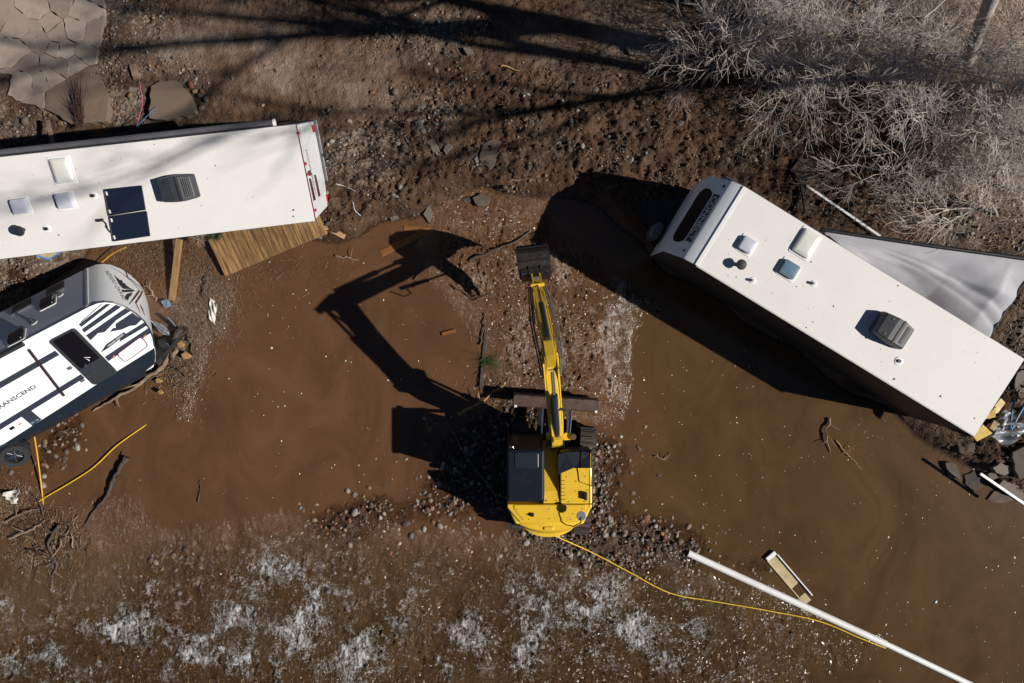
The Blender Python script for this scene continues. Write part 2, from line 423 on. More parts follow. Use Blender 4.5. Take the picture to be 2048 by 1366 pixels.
M_shadow_hollow = poly_mask([[(-200, 360), (560, 275), (640, 245), (600, 215), (250, 210), (-200, 250)]], 0.25)  # invented hollow, sunk so the trailer's cast shadow reaches farther
def zground(x, y):
    x = np.asarray(x, float); y = np.asarray(y, float)
    land = rs(M_land, x, y); bar = rs(M_bar, x, y); rif = rs(M_rif, x, y); rug = rs(M_rug, x, y)
    z = -0.42 + 0.76 * sstep(0.12, 0.95, land)
    z = np.maximum(z, -0.42 + 0.45 * bar + 0.045 * samp(FC, x, y, 5) * bar)
    z = np.maximum(z, -0.42 + 0.30 * rs(M_bar2, x, y))
    z = np.maximum(z, -0.42 + 0.29 * rif)
    z = z + 0.07 * samp(FA, x, y, 14) * (0.3 + 0.7 * land) + 0.022 * samp(FC, x, y, 4) * (0.35 + land)
    z = z + rug * (0.05 * samp(FB, x, y, 7) + 0.03 * samp(FC, x + 3, y, 3.0)) - 0.26 * rs(M_shadow_hollow, x, y)
    sil = rs(M_silt, x, y) * land
    z = z * (1 - 0.65 * sil) + 0.36 * 0.65 * sil
    far = np.maximum(np.abs(x) - 22, 0) * 0.0 + np.maximum(-y - 24, 0)
    z = z + np.minimum(far * 0.15, 2.5) + np.where(y > 16, np.minimum((y - 16) * 0.04, 3), 0)
    return z
def zs(v): return float(zground(v[0], v[1]))
def on_ground(x, y, dz=0.0):
    p = px(x, y)
    for _ in range(3):
        p = px(x, y, max(zs(p), 0.0 if dz == 0 else -1))
    return Vector((p.x, p.y, max(zs(p), -0.02) + dz))

def axis(a, b, step, far):
    inner = np.arange(a, b + step / 2, step)
    out = []; d = step; q = 0
    while q < far: d *= 1.35; q += d; out.append(q)
    out = np.array(out)
    return np.concatenate([(a - out)[::-1], inner, b + out])
def grid_mesh(name, ax, ay, zf):
    gx, gy = np.meshgrid(ax, ay); gz = zf(gx, gy)
    nx, ny = len(ax), len(ay)
    idx = np.arange(nx * ny).reshape(ny, nx)
    f = np.stack([idx[:-1, :-1], idx[:-1, 1:], idx[1:, 1:], idx[1:, :-1]], -1).reshape(-1, 4)
    return np_mesh(name, np.stack([gx, gy, gz], -1).reshape(-1, 3), f), gx.ravel(), gy.ravel()

# ------------------------------------------------------------------ ground
def ground_mat():
    m = bpy.data.materials.new('bank_soil'); m.use_nodes = True; nt = m.node_tree; p = nt.nodes['Principled BSDF']
    p.inputs['Specular IOR Level'].default_value = 0.25
    N = lambda t: nt.nodes.new(t)
    L = nt.links.new
    tc = N('ShaderNodeTexCoord')
    def noise(sc, det=8, ro=0.6):
        n = N('ShaderNodeTexNoise'); n.inputs['Scale'].default_value = sc; n.inputs['Detail'].default_value = det; n.inputs['Roughness'].default_value = ro
        L(tc.outputs['Object'], n.inputs['Vector']); return n.outputs['Fac']
    def at(nm):
        a = N('ShaderNodeAttribute'); a.attribute_name = nm; return a.outputs['Fac']
    def ramp(src, stops):
        r = N('ShaderNodeValToRGB'); e = r.color_ramp.elements
        for i, (q, c) in enumerate(stops):
            x = e[i] if i < 2 else e.new(q)
            x.position = q; x.color = (*c, 1)
        L(src, r.inputs[0]); return r.outputs[0]
    def mix(f, a, b, t='MIX'):
        x = N('ShaderNodeMixRGB'); x.blend_type = t
        if isinstance(f, float): x.inputs[0].default_value = f
        else: L(f, x.inputs[0])
        L(a, x.inputs[1]); L(b, x.inputs[2]); return x.outputs[0]
    mud = ramp(noise(1.1, 7, 0.68), [(0.32, (0.030, 0.0155, 0.0082)), (0.68, (0.120, 0.066, 0.036)), (0.5, (0.062, 0.033, 0.0175))])
    silt = ramp(noise(0.9, 6, 0.7), [(0.35, (0.105, 0.066, 0.043)), (0.66, (0.31, 0.235, 0.185)), (0.5, (0.19, 0.132, 0.095))])
    wet = ramp(noise(2.5, 5, 0.65), [(0.3, (0.036, 0.021, 0.013)), (0.7, (0.085, 0.052, 0.033))])
    vor = N('ShaderNodeTexVoronoi'); vor.inputs['Scale'].default_value = 16; L(tc.outputs['Object'], vor.inputs['Vector'])
    peb = ramp(vor.outputs['Color'], [(0.1, (0.06, 0.042, 0.030)), (0.9, (0.30, 0.24, 0.19)), (0.5, (0.13, 0.098, 0.074))])
    c = mix(at('silt'), mud, silt)
    c = mix(at('gravel'), c, peb)
    c = mix(at('wet'), c, wet)
    litt = ramp(noise(38, 4, 0.6), [(0.56, (0, 0, 0)), (0.70, (1, 1, 1))])
    tan = N('ShaderNodeRGB'); tan.outputs[0].default_value = (0.19, 0.125, 0.075, 1)
    lf = N('ShaderNodeMath'); lf.operation = 'MULTIPLY'; lf.inputs[1].default_value = 0.45; L(litt, lf.inputs[0])
    c = mix(lf.outputs[0], c, tan.outputs[0])
    L(c, p.inputs['Base Color'])
    rr_ = N('ShaderNodeMapRange'); rr_.inputs[3].default_value = 0.88; rr_.inputs[4].default_value = 0.38; L(at('wet'), rr_.inputs[0]); L(rr_.outputs[0], p.inputs['Roughness'])
    b1 = N('ShaderNodeBump'); b1.inputs['Strength'].default_value = 0.7; b1.inputs['Distance'].default_value = 0.06; L(noise(11, 5, 0.75), b1.inputs['Height'])
    b2 = N('ShaderNodeBump'); b2.inputs['Strength'].default_value = 0.55; b2.inputs['Distance'].default_value = 0.03; b2.invert = True; L(vor.outputs['Distance'], b2.inputs['Height']); L(b1.outputs[0], b2.inputs['Normal'])
    L(b2.outputs[0], p.inputs['Normal'])
    return m
me, gx, gy = grid_mesh('ground', axis(-17.5, 17.5, 0.06, 420), axis(-12, 12, 0.06, 420), zground)
gz = zground(gx, gy)
attr(me, 'wet', np.clip(1 - sstep(0.0, 0.16, gz + 0.04 * samp(FB, gx, gy, 3)), 0, 1))
attr(me, 'silt', np.clip(rs(M_silt, gx, gy) * 1.0 * sstep(-1.2, 0.6, samp(FA, gx, gy, 7)) + 0.22 * sstep(0.2, 1.6, samp(FD, gx, gy, 9)), 0, 1))
attr(me, 'gravel', np.clip(np.maximum(rs(M_gravel, gx, gy) * sstep(-1.0, 0.6, samp(FB, gx, gy, 5)), rs(M_rif, gx, gy) * 0.8) + 0.25 * sstep(0.6, 1.4, samp(FB, gx + 3, gy, 6)), 0, 1))
tag(link('ground', me, ground_mat()), 'torn muddy river bank and stream bed of brown silt', 'ground', kind='structure')

# ------------------------------------------------------------------ water
def water_mat():
    m = bpy.data.materials.new('silty_water'); m.use_nodes = True; nt = m.node_tree; p = nt.nodes['Principled BSDF']
    N = lambda t: nt.nodes.new(t); L = nt.links.new
    tc = N('ShaderNodeTexCoord')
    def noise(sc, det=6, ro=0.6, stretch=None, dist=0.0, rot=0.0):
        n = N('ShaderNodeTexNoise'); n.inputs['Scale'].default_value = sc; n.inputs['Detail'].default_value = det; n.inputs['Roughness'].default_value = ro; n.inputs['Distortion'].default_value = dist
        if stretch:
            mp = N('ShaderNodeMapping'); mp.inputs['Scale'].default_value = stretch; mp.inputs['Rotation'].default_value = (0, 0, rot); L(tc.outputs['Object'], mp.inputs[0]); L(mp.outputs[0], n.inputs['Vector'])
        else: L(tc.outputs['Object'], n.inputs['Vector'])
        return n.outputs['Fac']
    def at(nm):
        a = N('ShaderNodeAttribute'); a.attribute_name = nm; return a.outputs['Fac']
    def math_(op, a, b):
        x = N('ShaderNodeMath'); x.operation = op
        for i, q in enumerate((a, b)):
            if isinstance(q, (int, float)): x.inputs[i].default_value = q
            else: L(q, x.inputs[i])
        return x.outputs[0]
    def ramp(src, a, b, ca=(0, 0, 0), cb=(1, 1, 1)):
        r = N('ShaderNodeValToRGB'); e = r.color_ramp.elements; e[0].position = a; e[1].position = b; e[0].color = (*ca, 1); e[1].color = (*cb, 1); L(src, r.inputs[0]); return r.outputs[0]
    def mix(f, a, b):
        x = N('ShaderNodeMixRGB')
        if isinstance(f, float): x.inputs[0].default_value = f
        else: L(f, x.inputs[0])
        L(a, x.inputs[1]); L(b, x.inputs[2]); return x.outputs[0]
    brown = ramp(noise(0.6, 5, 0.66, (1, 0.7, 1), 1.2, 0.5), 0.34, 0.68, (0.090, 0.0445, 0.0215), (0.134, 0.069, 0.0350))
    olive = ramp(noise(0.5, 5, 0.66, (1, 0.7, 1), 1.2, -0.4), 0.34, 0.68, (0.064, 0.0365, 0.0140), (0.100, 0.057, 0.0235))
    c = mix(at('tint'), brown, olive)
    # aerated water: thin broken threads along the current
    def ridge(n, k): return math_('MAXIMUM', math_('SUBTRACT', 1.0, math_('MULTIPLY', math_('ABSOLUTE', math_('SUBTRACT', n, 0.5), 0), k)), 0.0)
    fo = at('foam')
    def cells(sc, dist, rot, st, width):
        """thin distorted cell walls: the net of foam lines on broken water"""
        mp = N('ShaderNodeMapping'); mp.inputs['Scale'].default_value = st; mp.inputs['Rotation'].default_value = (0, 0, rot); L(tc.outputs['Object'], mp.inputs[0])
        nz = N('ShaderNodeTexNoise'); nz.inputs['Scale'].default_value = sc * 0.9; nz.inputs['Detail'].default_value = 5; nz.inputs['Roughness'].default_value = 0.65; L(tc.outputs['Object'], nz.inputs['Vector'])
        sc_ = N('ShaderNodeVectorMath'); sc_.operation = 'SCALE'; sc_.inputs['Scale'].default_value = dist / sc; L(nz.outputs['Color'], sc_.inputs[0])
        ad = N('ShaderNodeVectorMath'); L(mp.outputs[0], ad.inputs[0]); L(sc_.outputs[0], ad.inputs[1])
        v = N('ShaderNodeTexVoronoi'); v.feature = 'DISTANCE_TO_EDGE'; v.inputs['Scale'].default_value = sc; L(ad.outputs[0], v.inputs['Vector'])
        return ramp(v.outputs['Distance'], width * 0.25, width, (1, 1, 1), (0, 0, 0))
    c1 = cells(2.6, 3.0, 0.25, (1.0, 0.34, 1.0), 0.06)
    c2 = cells(6.5, 3.0, -0.1, (1.0, 0.38, 1.0), 0.09)
    gA = noise(1.5, 4, 0.6); gB = noise(3.6, 4, 0.62)
    th1 = math_('MULTIPLY', c1, ramp(math_('ADD', gB, math_('MULTIPLY', fo, 0.16)), 0.52, 0.66))
    th2 = math_('MULTIPLY', c2, ramp(math_('ADD', gA, math_('MULTIPLY', fo, 0.22)), 0.58, 0.72))
    patch = ramp(math_('ADD', noise(7.0, 6, 0.70, (1.0, 0.45, 1.0), 0.9, 0.2), math_('MULTIPLY', fo, 0.32)), 0.76, 0.90)
    low = ramp(fo, 0.03, 0.45)
    fm = math_('MULTIPLY', low, math_('MAXIMUM', math_('MULTIPLY', math_('MAXIMUM', th1, math_('MULTIPLY', th2, 0.8)), math_('ADD', 0.25, math_('MULTIPLY', noise(11, 3, 0.6), 0.8))), math_('MAXIMUM', math_('MULTIPLY', patch, 0.9), math_('MULTIPLY', ramp(noise(30, 2, 0.5), 0.69, 0.75), 0.5))))  # last noise paints fine white specks: spray bubbles and imitated sun sparkle
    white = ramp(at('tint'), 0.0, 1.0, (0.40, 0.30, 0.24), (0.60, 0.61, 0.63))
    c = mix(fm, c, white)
    nt.nodes.remove(p)
    b1 = N('ShaderNodeBump'); b1.inputs['Strength'].default_value = 1.0; b1.inputs['Distance'].default_value = 1.0
    chop = math_('ADD', noise(8, 5, 0.66, (1, 0.5, 1), 0.8, 0.2), math_('MULTIPLY', noise(22, 2, 0.6), 0.4))
    L(math_('ADD', math_('MULTIPLY', noise(3.0, 2, 0.5, dist=0.4), 0.003), math_('MULTIPLY', math_('MULTIPLY', at('rough'), 0.31), chop)), b1.inputs['Height'])
    flat = N('ShaderNodeCombineXYZ'); flat.inputs[2].default_value = 1.0
    soft = N('ShaderNodeMix'); soft.data_type = 'VECTOR'; soft.inputs[0].default_value = 0.34
    L(flat.outputs[0], soft.inputs[4]); L(b1.outputs[0], soft.inputs[5])
    df = N('ShaderNodeBsdfDiffuse'); L(c, df.inputs['Color']); L(soft.outputs[1], df.inputs['Normal'])
    tr = N('ShaderNodeBsdfTransparent'); tr.inputs[0].default_value = (0.80, 0.62, 0.40, 1)
    ms = N('ShaderNodeMixShader')
    cl = math_('MULTIPLY', at('clear'), math_('SUBTRACT', 1.0, fm))
    L(cl, ms.inputs[0]); L(df.outputs[0], ms.inputs[1]); L(tr.outputs[0], ms.inputs[2])
    gl = N('ShaderNodeBsdfGlossy'); L(b1.outputs[0], gl.inputs['Normal'])
    ro = N('ShaderNodeMapRange'); ro.inputs[3].default_value = 0.15; ro.inputs[4].default_value = 0.5; L(fm, ro.inputs[0]); L(ro.outputs[0], gl.inputs['Roughness'])
    m2 = N('ShaderNodeMixShader'); m2.inputs[0].default_value = 0.045; L(ms.outputs[0], m2.inputs[1]); L(gl.outputs[0], m2.inputs[2])
    L(m2.outputs[0], nt.nodes['Material Output'].inputs['Surface'])
    return m
# standing waves and broken water: centre, half-widths, strength
HOT = [(290, 1205, 16, 60, .95), (270, 1250, 40, 30, .6), (330, 1270, 60, 18, .6), (420, 1275, 70, 16, .5), (530, 1165, 16, 34, .7), (590, 1180, 14, 40, .5), (430, 1300, 60, 16, .7), (335, 1330, 22, 30, .7), (150, 1345, 40, 30, .45), (480, 1320, 40, 24, .8), (620, 1270, 16, 60, .75), (640, 1330, 40, 16, .6), (735, 1300, 40, 50, .7), (700, 1350, 40, 20, .8), (800, 1250, 14, 40, .4), (955, 1290, 30, 40, .7), (1020, 1215, 16, 34, .5), (1070, 1290, 26, 50, .75), (1180, 1240, 22, 40, .8), (1215, 1225, 12, 40, .6), (1300, 1290, 26, 40, .6), (1330, 1330, 40, 16, .7), (1390, 1270, 30, 26, .5), (1480, 1320, 40, 30, .5), (1230, 700, 12, 60, .7), (1225, 770, 10, 40, .6), (1260, 625, 40, 14, .6), (1130, 560, 26, 30, .5), (1000, 560, 50, 24, .35), (960, 480, 50, 20, .3), (1150, 700, 14, 60, .3), (1050, 690, 30, 50, .3), (370, 760, 14, 60, .5), (425, 640, 24, 30, .5), (20, 1250, 30, 20, .35), (100, 1180, 12, 50, .3), (120, 1220, 12, 40, .35), (60, 1330, 50, 14, .3)]
def water_fields(x, y):
    rif = rs(M_rif, x, y) * sstep(1780, 1380, 1024 + x * S + 60 * samp(FB, x, y, 6)); wh = rs(M_white, x, y); ed = rs(M_edge, x, y); lf = rs(M_left, x, y); st = rs(M_streak, x, y)
    n = samp(FA, x, y, 9); n2 = 0.8 * samp(FB, x, y, 5.0) + 0.5 * samp(FD, x, y, 4.5)
    hot = np.zeros_like(n)
    for hx, hy, ax_, ay_, st_ in HOT:
        u_ = (1024 + x * S - hx + 18 * n2) / ax_; v_ = (683 - y * S - hy + 18 * n) / ay_; u_ = u_ + 0.35 * v_
        hot = np.maximum(hot, st_ * np.exp(-(u_ * u_ + v_ * v_)))
    foam = hot + wh * np.clip(0.26 + 0.26 * n2, 0.06, 1) + ed * 0.75 + lf * 0.45 + st * np.clip(0.16 + 0.14 * n2, 0, 0.5) + rif ** 1.5 * np.clip(0.12 + 0.26 * n2 + 0.20 * n + 0.12 * sstep(700, 200, 1024 + x * S), 0.05, 0.85)
    rough = np.clip(wh * 0.9 + rif * (0.62 + 0.25 * n2) + st * 0.42 + lf * 0.35 + 0.8 * hot, 0, 1)
    rough = rough * sstep(0.02, 0.30, rough)
    return rif, wh, np.clip(foam, 0, 1), rough
def zwater(x, y):
    rif, wh, foam, rough = water_fields(x, y)
    calm = 0.0004 * samp(FA, x, y, 9)
    return calm + rough * (0.030 * samp(FW1, x, y, 6.0) + 0.012 * samp(FW2, x + 2, y, 3.0))
me, gx, gy = grid_mesh('river_water', axis(-17, 17, 0.04, 400), axis(-11.5, 6.2, 0.04, 20), zwater)
rif, wh, foam, rough = water_fields(gx, gy)
attr(me, 'foam', foam); attr(me, 'rough', rough)
gpx = 1024 + gx * S; gpy = 683 - gy * S
tint = np.clip(np.maximum(sstep(1180, 1330, gpx + 30 * samp(FA, gx, gy, 9)), np.maximum(sstep(1090, 1230, gpy + 40 * samp(FA, gx, gy, 8)), 0)), 0, 1)
tint = np.maximum(tint, sstep(220, 60, gpx) * sstep(1180, 1300, gpy))
attr(me, 'tint', tint)
dep = np.clip(-zground(gx, gy), 0, 1)
attr(me, 'clear', np.clip(0.30 * rif * (0.8 + 0.2 * samp(FB, gx, gy, 4)) + 0.7 * (1 - sstep(0.02, 0.17, dep)) * (1 - 0.7 * wh), 0, 0.85))
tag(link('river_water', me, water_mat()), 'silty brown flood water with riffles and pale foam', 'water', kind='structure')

# ------------------------------------------------------------------ recreational vehicles
CAM = Vector((0, 0, CAM_H))
class Frame:
    """a vehicle's own axes: x along its length, y to its side, z up"""
    def __init__(s, p):
        s.M = Matrix.Translation(p[:3]) @ (Matrix.Rotation(p[3], 4, 'Z') @ Matrix.Rotation(p[4], 4, 'Y') @ Matrix.Rotation(p[5], 4, 'X'))
        s.I = s.M.inverted()
    def hit(s, x, y, ax, val):
        """point of the plane (local axis ax = val) that the photo shows at (x, y)"""
        a = s.I @ CAM; d = (s.I @ px(x, y, 0)) - a
        t = (val - a[ax]) / d[ax]
        return a + d * t
    def root(s, name):
        o = empty(name); o.matrix_world = s.M
        return o

def text_mesh(body, size, bold=0.0, spacing=1.0, shear=0.0):
    cu = bpy.data.curves.new('t', 'FONT'); cu.body = body; cu.size = size; cu.align_x = 'CENTER'; cu.align_y = 'CENTER'; cu.offset = bold; cu.space_character = spacing; cu.shear = shear; cu.resolution_u = 2
    o = bpy.data.objects.new('t', cu); COL.objects.link(o)
    dg = bpy.context.evaluated_depsgraph_get(); dg.update()
    me = bpy.data.meshes.new_from_object(o.evaluated_get(dg), depsgraph=dg)
    bpy.data.objects.remove(o); bpy.data.curves.remove(cu)
    return me
def text_on(name, body, size, m, parent, origin, u, v, bold=0.0, spacing=1.0, width=None, height=None, shear=0.0):
    """flat lettering: u is the reading direction, v up, set on origin in the parent's axes"""
    me = text_mesh(body, size, bold, spacing, shear)
    xs = [p.co.x for p in me.vertices]; ys = [p.co.y for p in me.vertices]
    sx = width / (max(xs) - min(xs)) if width else 1.0; sy = height / (max(ys) - min(ys)) if height else sx
    u = Vector(u).normalized(); v = Vector(v); v = (v - u * v.dot(u)).normalized(); o0 = Vector(origin)
    cy = (max(ys) + min(ys)) / 2; cx = (max(xs) + min(xs)) / 2
    for p in me.vertices:
        p.co = o0 + u * ((p.co.x - cx) * sx) + v * ((p.co.y - cy) * sy)
    me.name = name; me.materials.clear()
    return link(name, me, m, parent)

def decal(name, fr, pts, ax, val, th, m, parent):
    """thin printed or applied panel; pts are photo pixels read on the plane local[ax]=val"""
    sgn = 1 if th > 0 else -1
    P = [fr.hit(x, y, ax, val) for x, y in pts]
    top = []; bot = []
    for p in P:
        a = p.copy(); a[ax] = val + th; top.append(a)
        b = p.copy(); b[ax] = val - 0.01 * sgn; bot.append(b)
    return MB().loft([bot, top]).build(name, m, parent)

def rounded_rect(cx, cy, w, h, r, n=5):
    out = []
    for sx, sy, a0 in ((1, 1, 0), (-1, 1, 90), (-1, -1, 180), (1, -1, 270)):
        for i in range(n):
            a = R(a0 + 90 * i / (n - 1))
            out.append((cx + sx * (w / 2 - r) + r * math.cos(a), cy + sy * (h / 2 - r) + r * math.sin(a)))
    return out

def dome(parent, c, w, h, z, m, height=0.07, name='roof_vent', rot=0.0, tilt=None, flange=0.05):
    """moulded lid on a white flange"""
    cr, sr = math.cos(rot), math.sin(rot)
    def ring(s, zz, ww=w, hh=h, r=0.05):
        return [Vector((c[0] + (x * cr - y * sr), c[1] + (x * sr + y * cr), zz)) for x, y in rounded_rect(0, 0, ww * s, hh * s, r * s)]
    fl = MB().loft([ring(1, z - 0.01, w + 2 * flange, h + 2 * flange), ring(1, z + 0.018, w + 2 * flange, h + 2 * flange)]).build(name, MAT['white_plastic'], parent, bevel=0.008)
    lid = MB().loft([ring(1, z + 0.015), ring(1.0, z + 0.02 + height * 0.55), ring(0.93, z + 0.02 + height), ring(0.6, z + 0.035 + height)]).build('lid', m, fl, smooth=False)
    smooth_by_angle(lid, 50)
    return fl

def ac_unit(parent, c, z, L, W, hgt, yaw, flip=1):
    cr, sr = math.cos(yaw), math.sin(yaw)
    def P(x, y, zz): return Vector((c[0] + x * cr - y * sr, c[1] + x * sr + y * cr, z + zz))
    def ring(x, wd, hh):
        return [P(x, -wd / 2, 0.02), P(x, -wd / 2, hh * 0.55), P(x, -wd / 2 * 0.9, hh), P(x, wd / 2 * 0.9, hh), P(x, wd / 2, hh * 0.55), P(x, wd / 2, 0.02)]
    f = flip
    o = MB().loft([ring(-f * L * 0.50, W * 0.86, hgt * 0.55), ring(-f * L * 0.44, W * 0.9, hgt * 0.86), ring(-f * L * 0.12, W, hgt), ring(f * L * 0.12, W, hgt * 0.98), ring(f * L * 0.42, W * 0.9, hgt * 0.72), ring(f * L * 0.5, W * 0.84, hgt * 0.35)]).build('air_conditioner', MAT['ac_shroud'], parent, bevel=0.02)
    MB().box(P(f * L * 0.05, 0, hgt * 0.99), (0.03, W * 0.94, 0.03), Matrix.Rotation(yaw, 3, 'Z')).build('shroud_rib', MAT['black_plastic'], o)
    for s in (-1, 1):
        MB().cyl(P(-f * L * 0.25, s * W * 0.3, hgt * 0.97), 0.012, 0.03).build('screw', MAT['alloy'], o)
    for i in range(5):
        MB().box(P(f * L * (0.2 + i * 0.045), 0, hgt * (0.93 - i * 0.05)), (0.012, W * 0.7, 0.02), Matrix.Rotation(yaw, 3, 'Z')).build('louver', MAT['black_plastic'], o)
    return o

def stub(parent, c, z, r=0.035, h=0.14, cap=MAT['black_plastic'], name='plumbing_vent', base=True):
    o = MB().cyl((c[0], c[1], z + h / 2), r, h, n=14).build(name, cap, parent, bevel=0.006)
    if base: MB().cyl((c[0], c[1], z + 0.008), r * 2.6, 0.016, n=18, r2=r * 2.1).build('flange', MAT['white_plastic'], o)
    return o

def wheel(parent, c, r, w, axis_m):
    t = MB().lathe([(r * .60, -w * .5), (r * .93, -w * .5), (r, -w * .32), (r, w * .32), (r * .93, w * .5), (r * .60, w * .5), (r * .60, -w * .5)], c, axis_m).build('wheel', MAT['black_rubber'], parent, smooth=False)
    smooth_by_angle(t, 40)
    MB().lathe([(r * .60, -w * .45), (r * .60, w * .42), (r * .54, w * .3), (r * .50, w * .05), (0.001, w * .02)], c, axis_m).build('rim', MAT['steel_black'], t, smooth=False)
    for k in range(6):
        a = 2 * math.pi * k / 6
        m3 = axis_m @ Matrix.Rotation(a, 3, 'Z')
        MB().box(Vector(c) + m3 @ Vector((r * .28, 0, w * .16)), (r * .5, r * .13, w * .12), m3).build('spoke', MAT['alloy'], t, bevel=0.008)
    MB().lathe([(0.001, w * .32), (r * .14, w * .30), (r * .16, w * .1)], c, axis_m, 14).build('hub', MAT['alloy'], t)
    return t

# ---- trailer lying north of the deck -----------------------------------------------------
LF = Frame([-5.518, 5.2876, -0.0738, 0.1354, 0.0711, 0.3583])
ZR, W2, LL = 3.30, 1.17, 11.6
lt = tag(LF.root('travel_trailer'), 'long white trailer with two solar panels, leaning over a wooden deck', 'trailer')
prof = [(0, 0.5), (0.0, ZR), (-LL, ZR), (-LL, 0.5)]
body = MB().prism([(0, 0.55), (0, ZR - 0.03), (-LL, ZR - 0.03), (-LL, 0.55)], lambda u, v, t: Vector((u, t, v)), -W2, W2).build('body', MAT['white_panel'], lt, bevel=0.03)
MB().box((-LL / 2, 0, 0.43), (LL + 0.06, 2 * W2 + 0.05, 0.22)).build('skirt', MAT['charcoal_panel'], lt, bevel=0.02)
MB().box((0.045, 0, 0.47), (0.09, 2 * W2 + 0.06, 0.14)).build('rear_bumper', MAT['grey_metal'], lt, bevel=0.015)
MB().box((0.11, 0.22, 0.50), (0.16, 0.10, 0.08)).build('hitch_receiver', MAT['steel_black'], lt, bevel=0.01)
roof = MB().prism([(0.01, ZR - 0.028), (0.01, ZR - 0.012), (-LL, ZR - 0.012), (-LL, ZR - 0.028)], lambda u, v, t: Vector((u, t, v)), -W2 - 0.012, W2 + 0.012).build('roof', MAT['roof_membrane'], lt, bevel=0.008)
zr = ZR - 0.012
MB().box((0.014, 0, ZR - 0.03), (0.025, 2 * W2, 0.035)).build('rear_trim', MAT['stripe_maroon'], lt)
for s in (-1, 1):
    MB().box((-LL / 2, s * (W2 + 0.012), ZR - 0.045), (LL, 0.022, 0.03)).build('drip_rail', MAT['grey_metal'], lt)
aw = MB().cyl((-4.3, W2 + 0.10, ZR - 0.18), 0.085, 7.6, 'X', 16).build('awning_roller', MAT['grey_metal'], lt, smooth=False)
smooth_by_angle(aw, 50)
for x in (-0.52, -8.08):
    MB().cyl((x, W2 + 0.10, ZR - 0.18), 0.095, 0.06, 'X', 16).build('end_cap', MAT['white_plastic'], aw, bevel=0.01)
    MB().box((x, W2 + 0.045, 1.7), (0.07, 0.06, 2.2)).build('awning_arm', MAT['steel_black'], aw, bevel=0.01)
MB().box((-4.3, W2 + 0.035, ZR - 0.12), (7.5, 0.05, 0.10)).build('awning_rail', MAT['charcoal_panel'], aw)
# roof fittings read off the photograph on the roof plane
def rp(x, y): return LF.hit(x, y, 2, zr)
dome(lt, rp(125, 341), 0.42, 0.58, zr, MAT['cream_dome'], 0.05, 'skylight')
dome(lt, rp(42, 412), 0.36, 0.36, zr, MAT['lavender_dome'], 0.09)
dome(lt, rp(131, 401), 0.36, 0.36, zr, MAT['lavender_dome'], 0.09)
c = rp(361, 375); ac_unit(lt, c, zr, 0.86, 0.64, 0.34, R(1.5), 1)
c = rp(47, 459); o = MB().cyl((c.x, c.y, zr + 0.10), 0.05, 0.2, n=16).build('vent_pipe', MAT['black_plastic'], lt); MB().lathe([(0.001, 0.27), (0.11, 0.25), (0.13, 0.20), (0.05, 0.18)], (c.x, c.y, zr), Matrix.Identity(3), 20).build('cap', MAT['black_plastic'], o, smooth=True)
for q in ((187, 391), (94, 457)):
    stub(lt, rp(*q), zr, 0.04, 0.07)
for i, q in enumerate((((209, 379), (284, 371), (292, 419), (218, 431)), ((219, 433), (294, 422), (301, 471), (227, 482)))):
    pn = decal('solar_panel', LF, q, 2, zr, 0.035, MAT['solar_cell'], lt)
    P = [LF.hit(x, y, 2, zr) for x, y in q]
    for k in range(4):
        a, b = P[k].copy(), P[(k + 1) % 4].copy(); a.z = b.z = zr + 0.037
        MB().tube([a, b], 0.008, 4).build('panel_edge', MAT['charcoal_panel'], pn)
    for fx, fy in ((0.06, 0.15), (0.06, 0.85)):
        a = P[0].lerp(P[1], fx); b = P[3].lerp(P[2], fx); cc = a.lerp(b, fy)
        MB().box((cc.x, cc.y, zr + 0.042), (0.035, 0.09, 0.012)).build('bracket', MAT['white_plastic'], pn)
c = rp(201, 440); cg = MB().box((c.x, c.y, zr + 0.03), (0.16, 0.07, 0.06)).build('cable_gland', MAT['black_plastic'], lt, bevel=0.01)
MB().tube([rp(206, 440) + Vector((0, 0, .03)), rp(214, 446) + Vector((0, 0, .05)), rp(217, 458) + Vector((0, 0, .03)), rp(222, 465) + Vector((0, 0, .03)), rp(214, 452) + Vector((0, 0, .05))], 0.012, 6).build('cable', MAT['hose_black'], cg)
# rear wall: lamps, grilles, lettering (lights and marks read in photo pixels, wall plane x = 0)
QUAD = [(598, 248), (622, 441), (630, 237), (655, 412)]
def wall_uv(x, y):
    """photo position on the rear wall -> (y, z) of the wall, by its four corners"""
    u = w = 0.5
    for _ in range(25):
        def P(u, w): return [(QUAD[0][i] * (1 - u) + QUAD[1][i] * u) * (1 - w) + (QUAD[2][i] * (1 - u) + QUAD[3][i] * u) * w for i in (0, 1)]
        c_ = P(u, w); du = [(P(u + .01, w)[i] - c_[i]) / .01 for i in (0, 1)]; dw = [(P(u, w + .01)[i] - c_[i]) / .01 for i in (0, 1)]
        e = (x - c_[0], y - c_[1]); det = du[0] * dw[1] - du[1] * dw[0]
        u += (e[0] * dw[1] - e[1] * dw[0]) / det; w += (du[0] * e[1] - du[1] * e[0]) / det
    return Vector((0, W2 - 2 * W2 * u, ZR - 0.05 - (ZR - 0.62) * w))
def rw(name, pts, m, th=0.012):
    P = [wall_uv(*q) for q in pts]
    return MB().loft([[p + Vector((-0.01, 0, 0)) for p in P], [p + Vector((th, 0, 0)) for p in P]]).build(name, m, lt)
rw('tail_lamp', [(625, 246), (629, 245), (632, 259), (628, 261)], MAT['red_lens'], 0.03)
rw('tail_lamp', [(647, 391), (651, 390), (654, 403), (649, 405)], MAT['red_lens'], 0.03)
for q in ([(599, 262), (602, 261), (603, 267), (600, 268)], [(608, 321), (611, 321), (612, 327), (609, 328)], [(611, 344), (614, 342), (615, 348), (612, 349)], [(621, 418), (624, 417), (625, 423), (622, 424)]):
    rw('marker_lamp', q, MAT['red_lens'], 0.02)
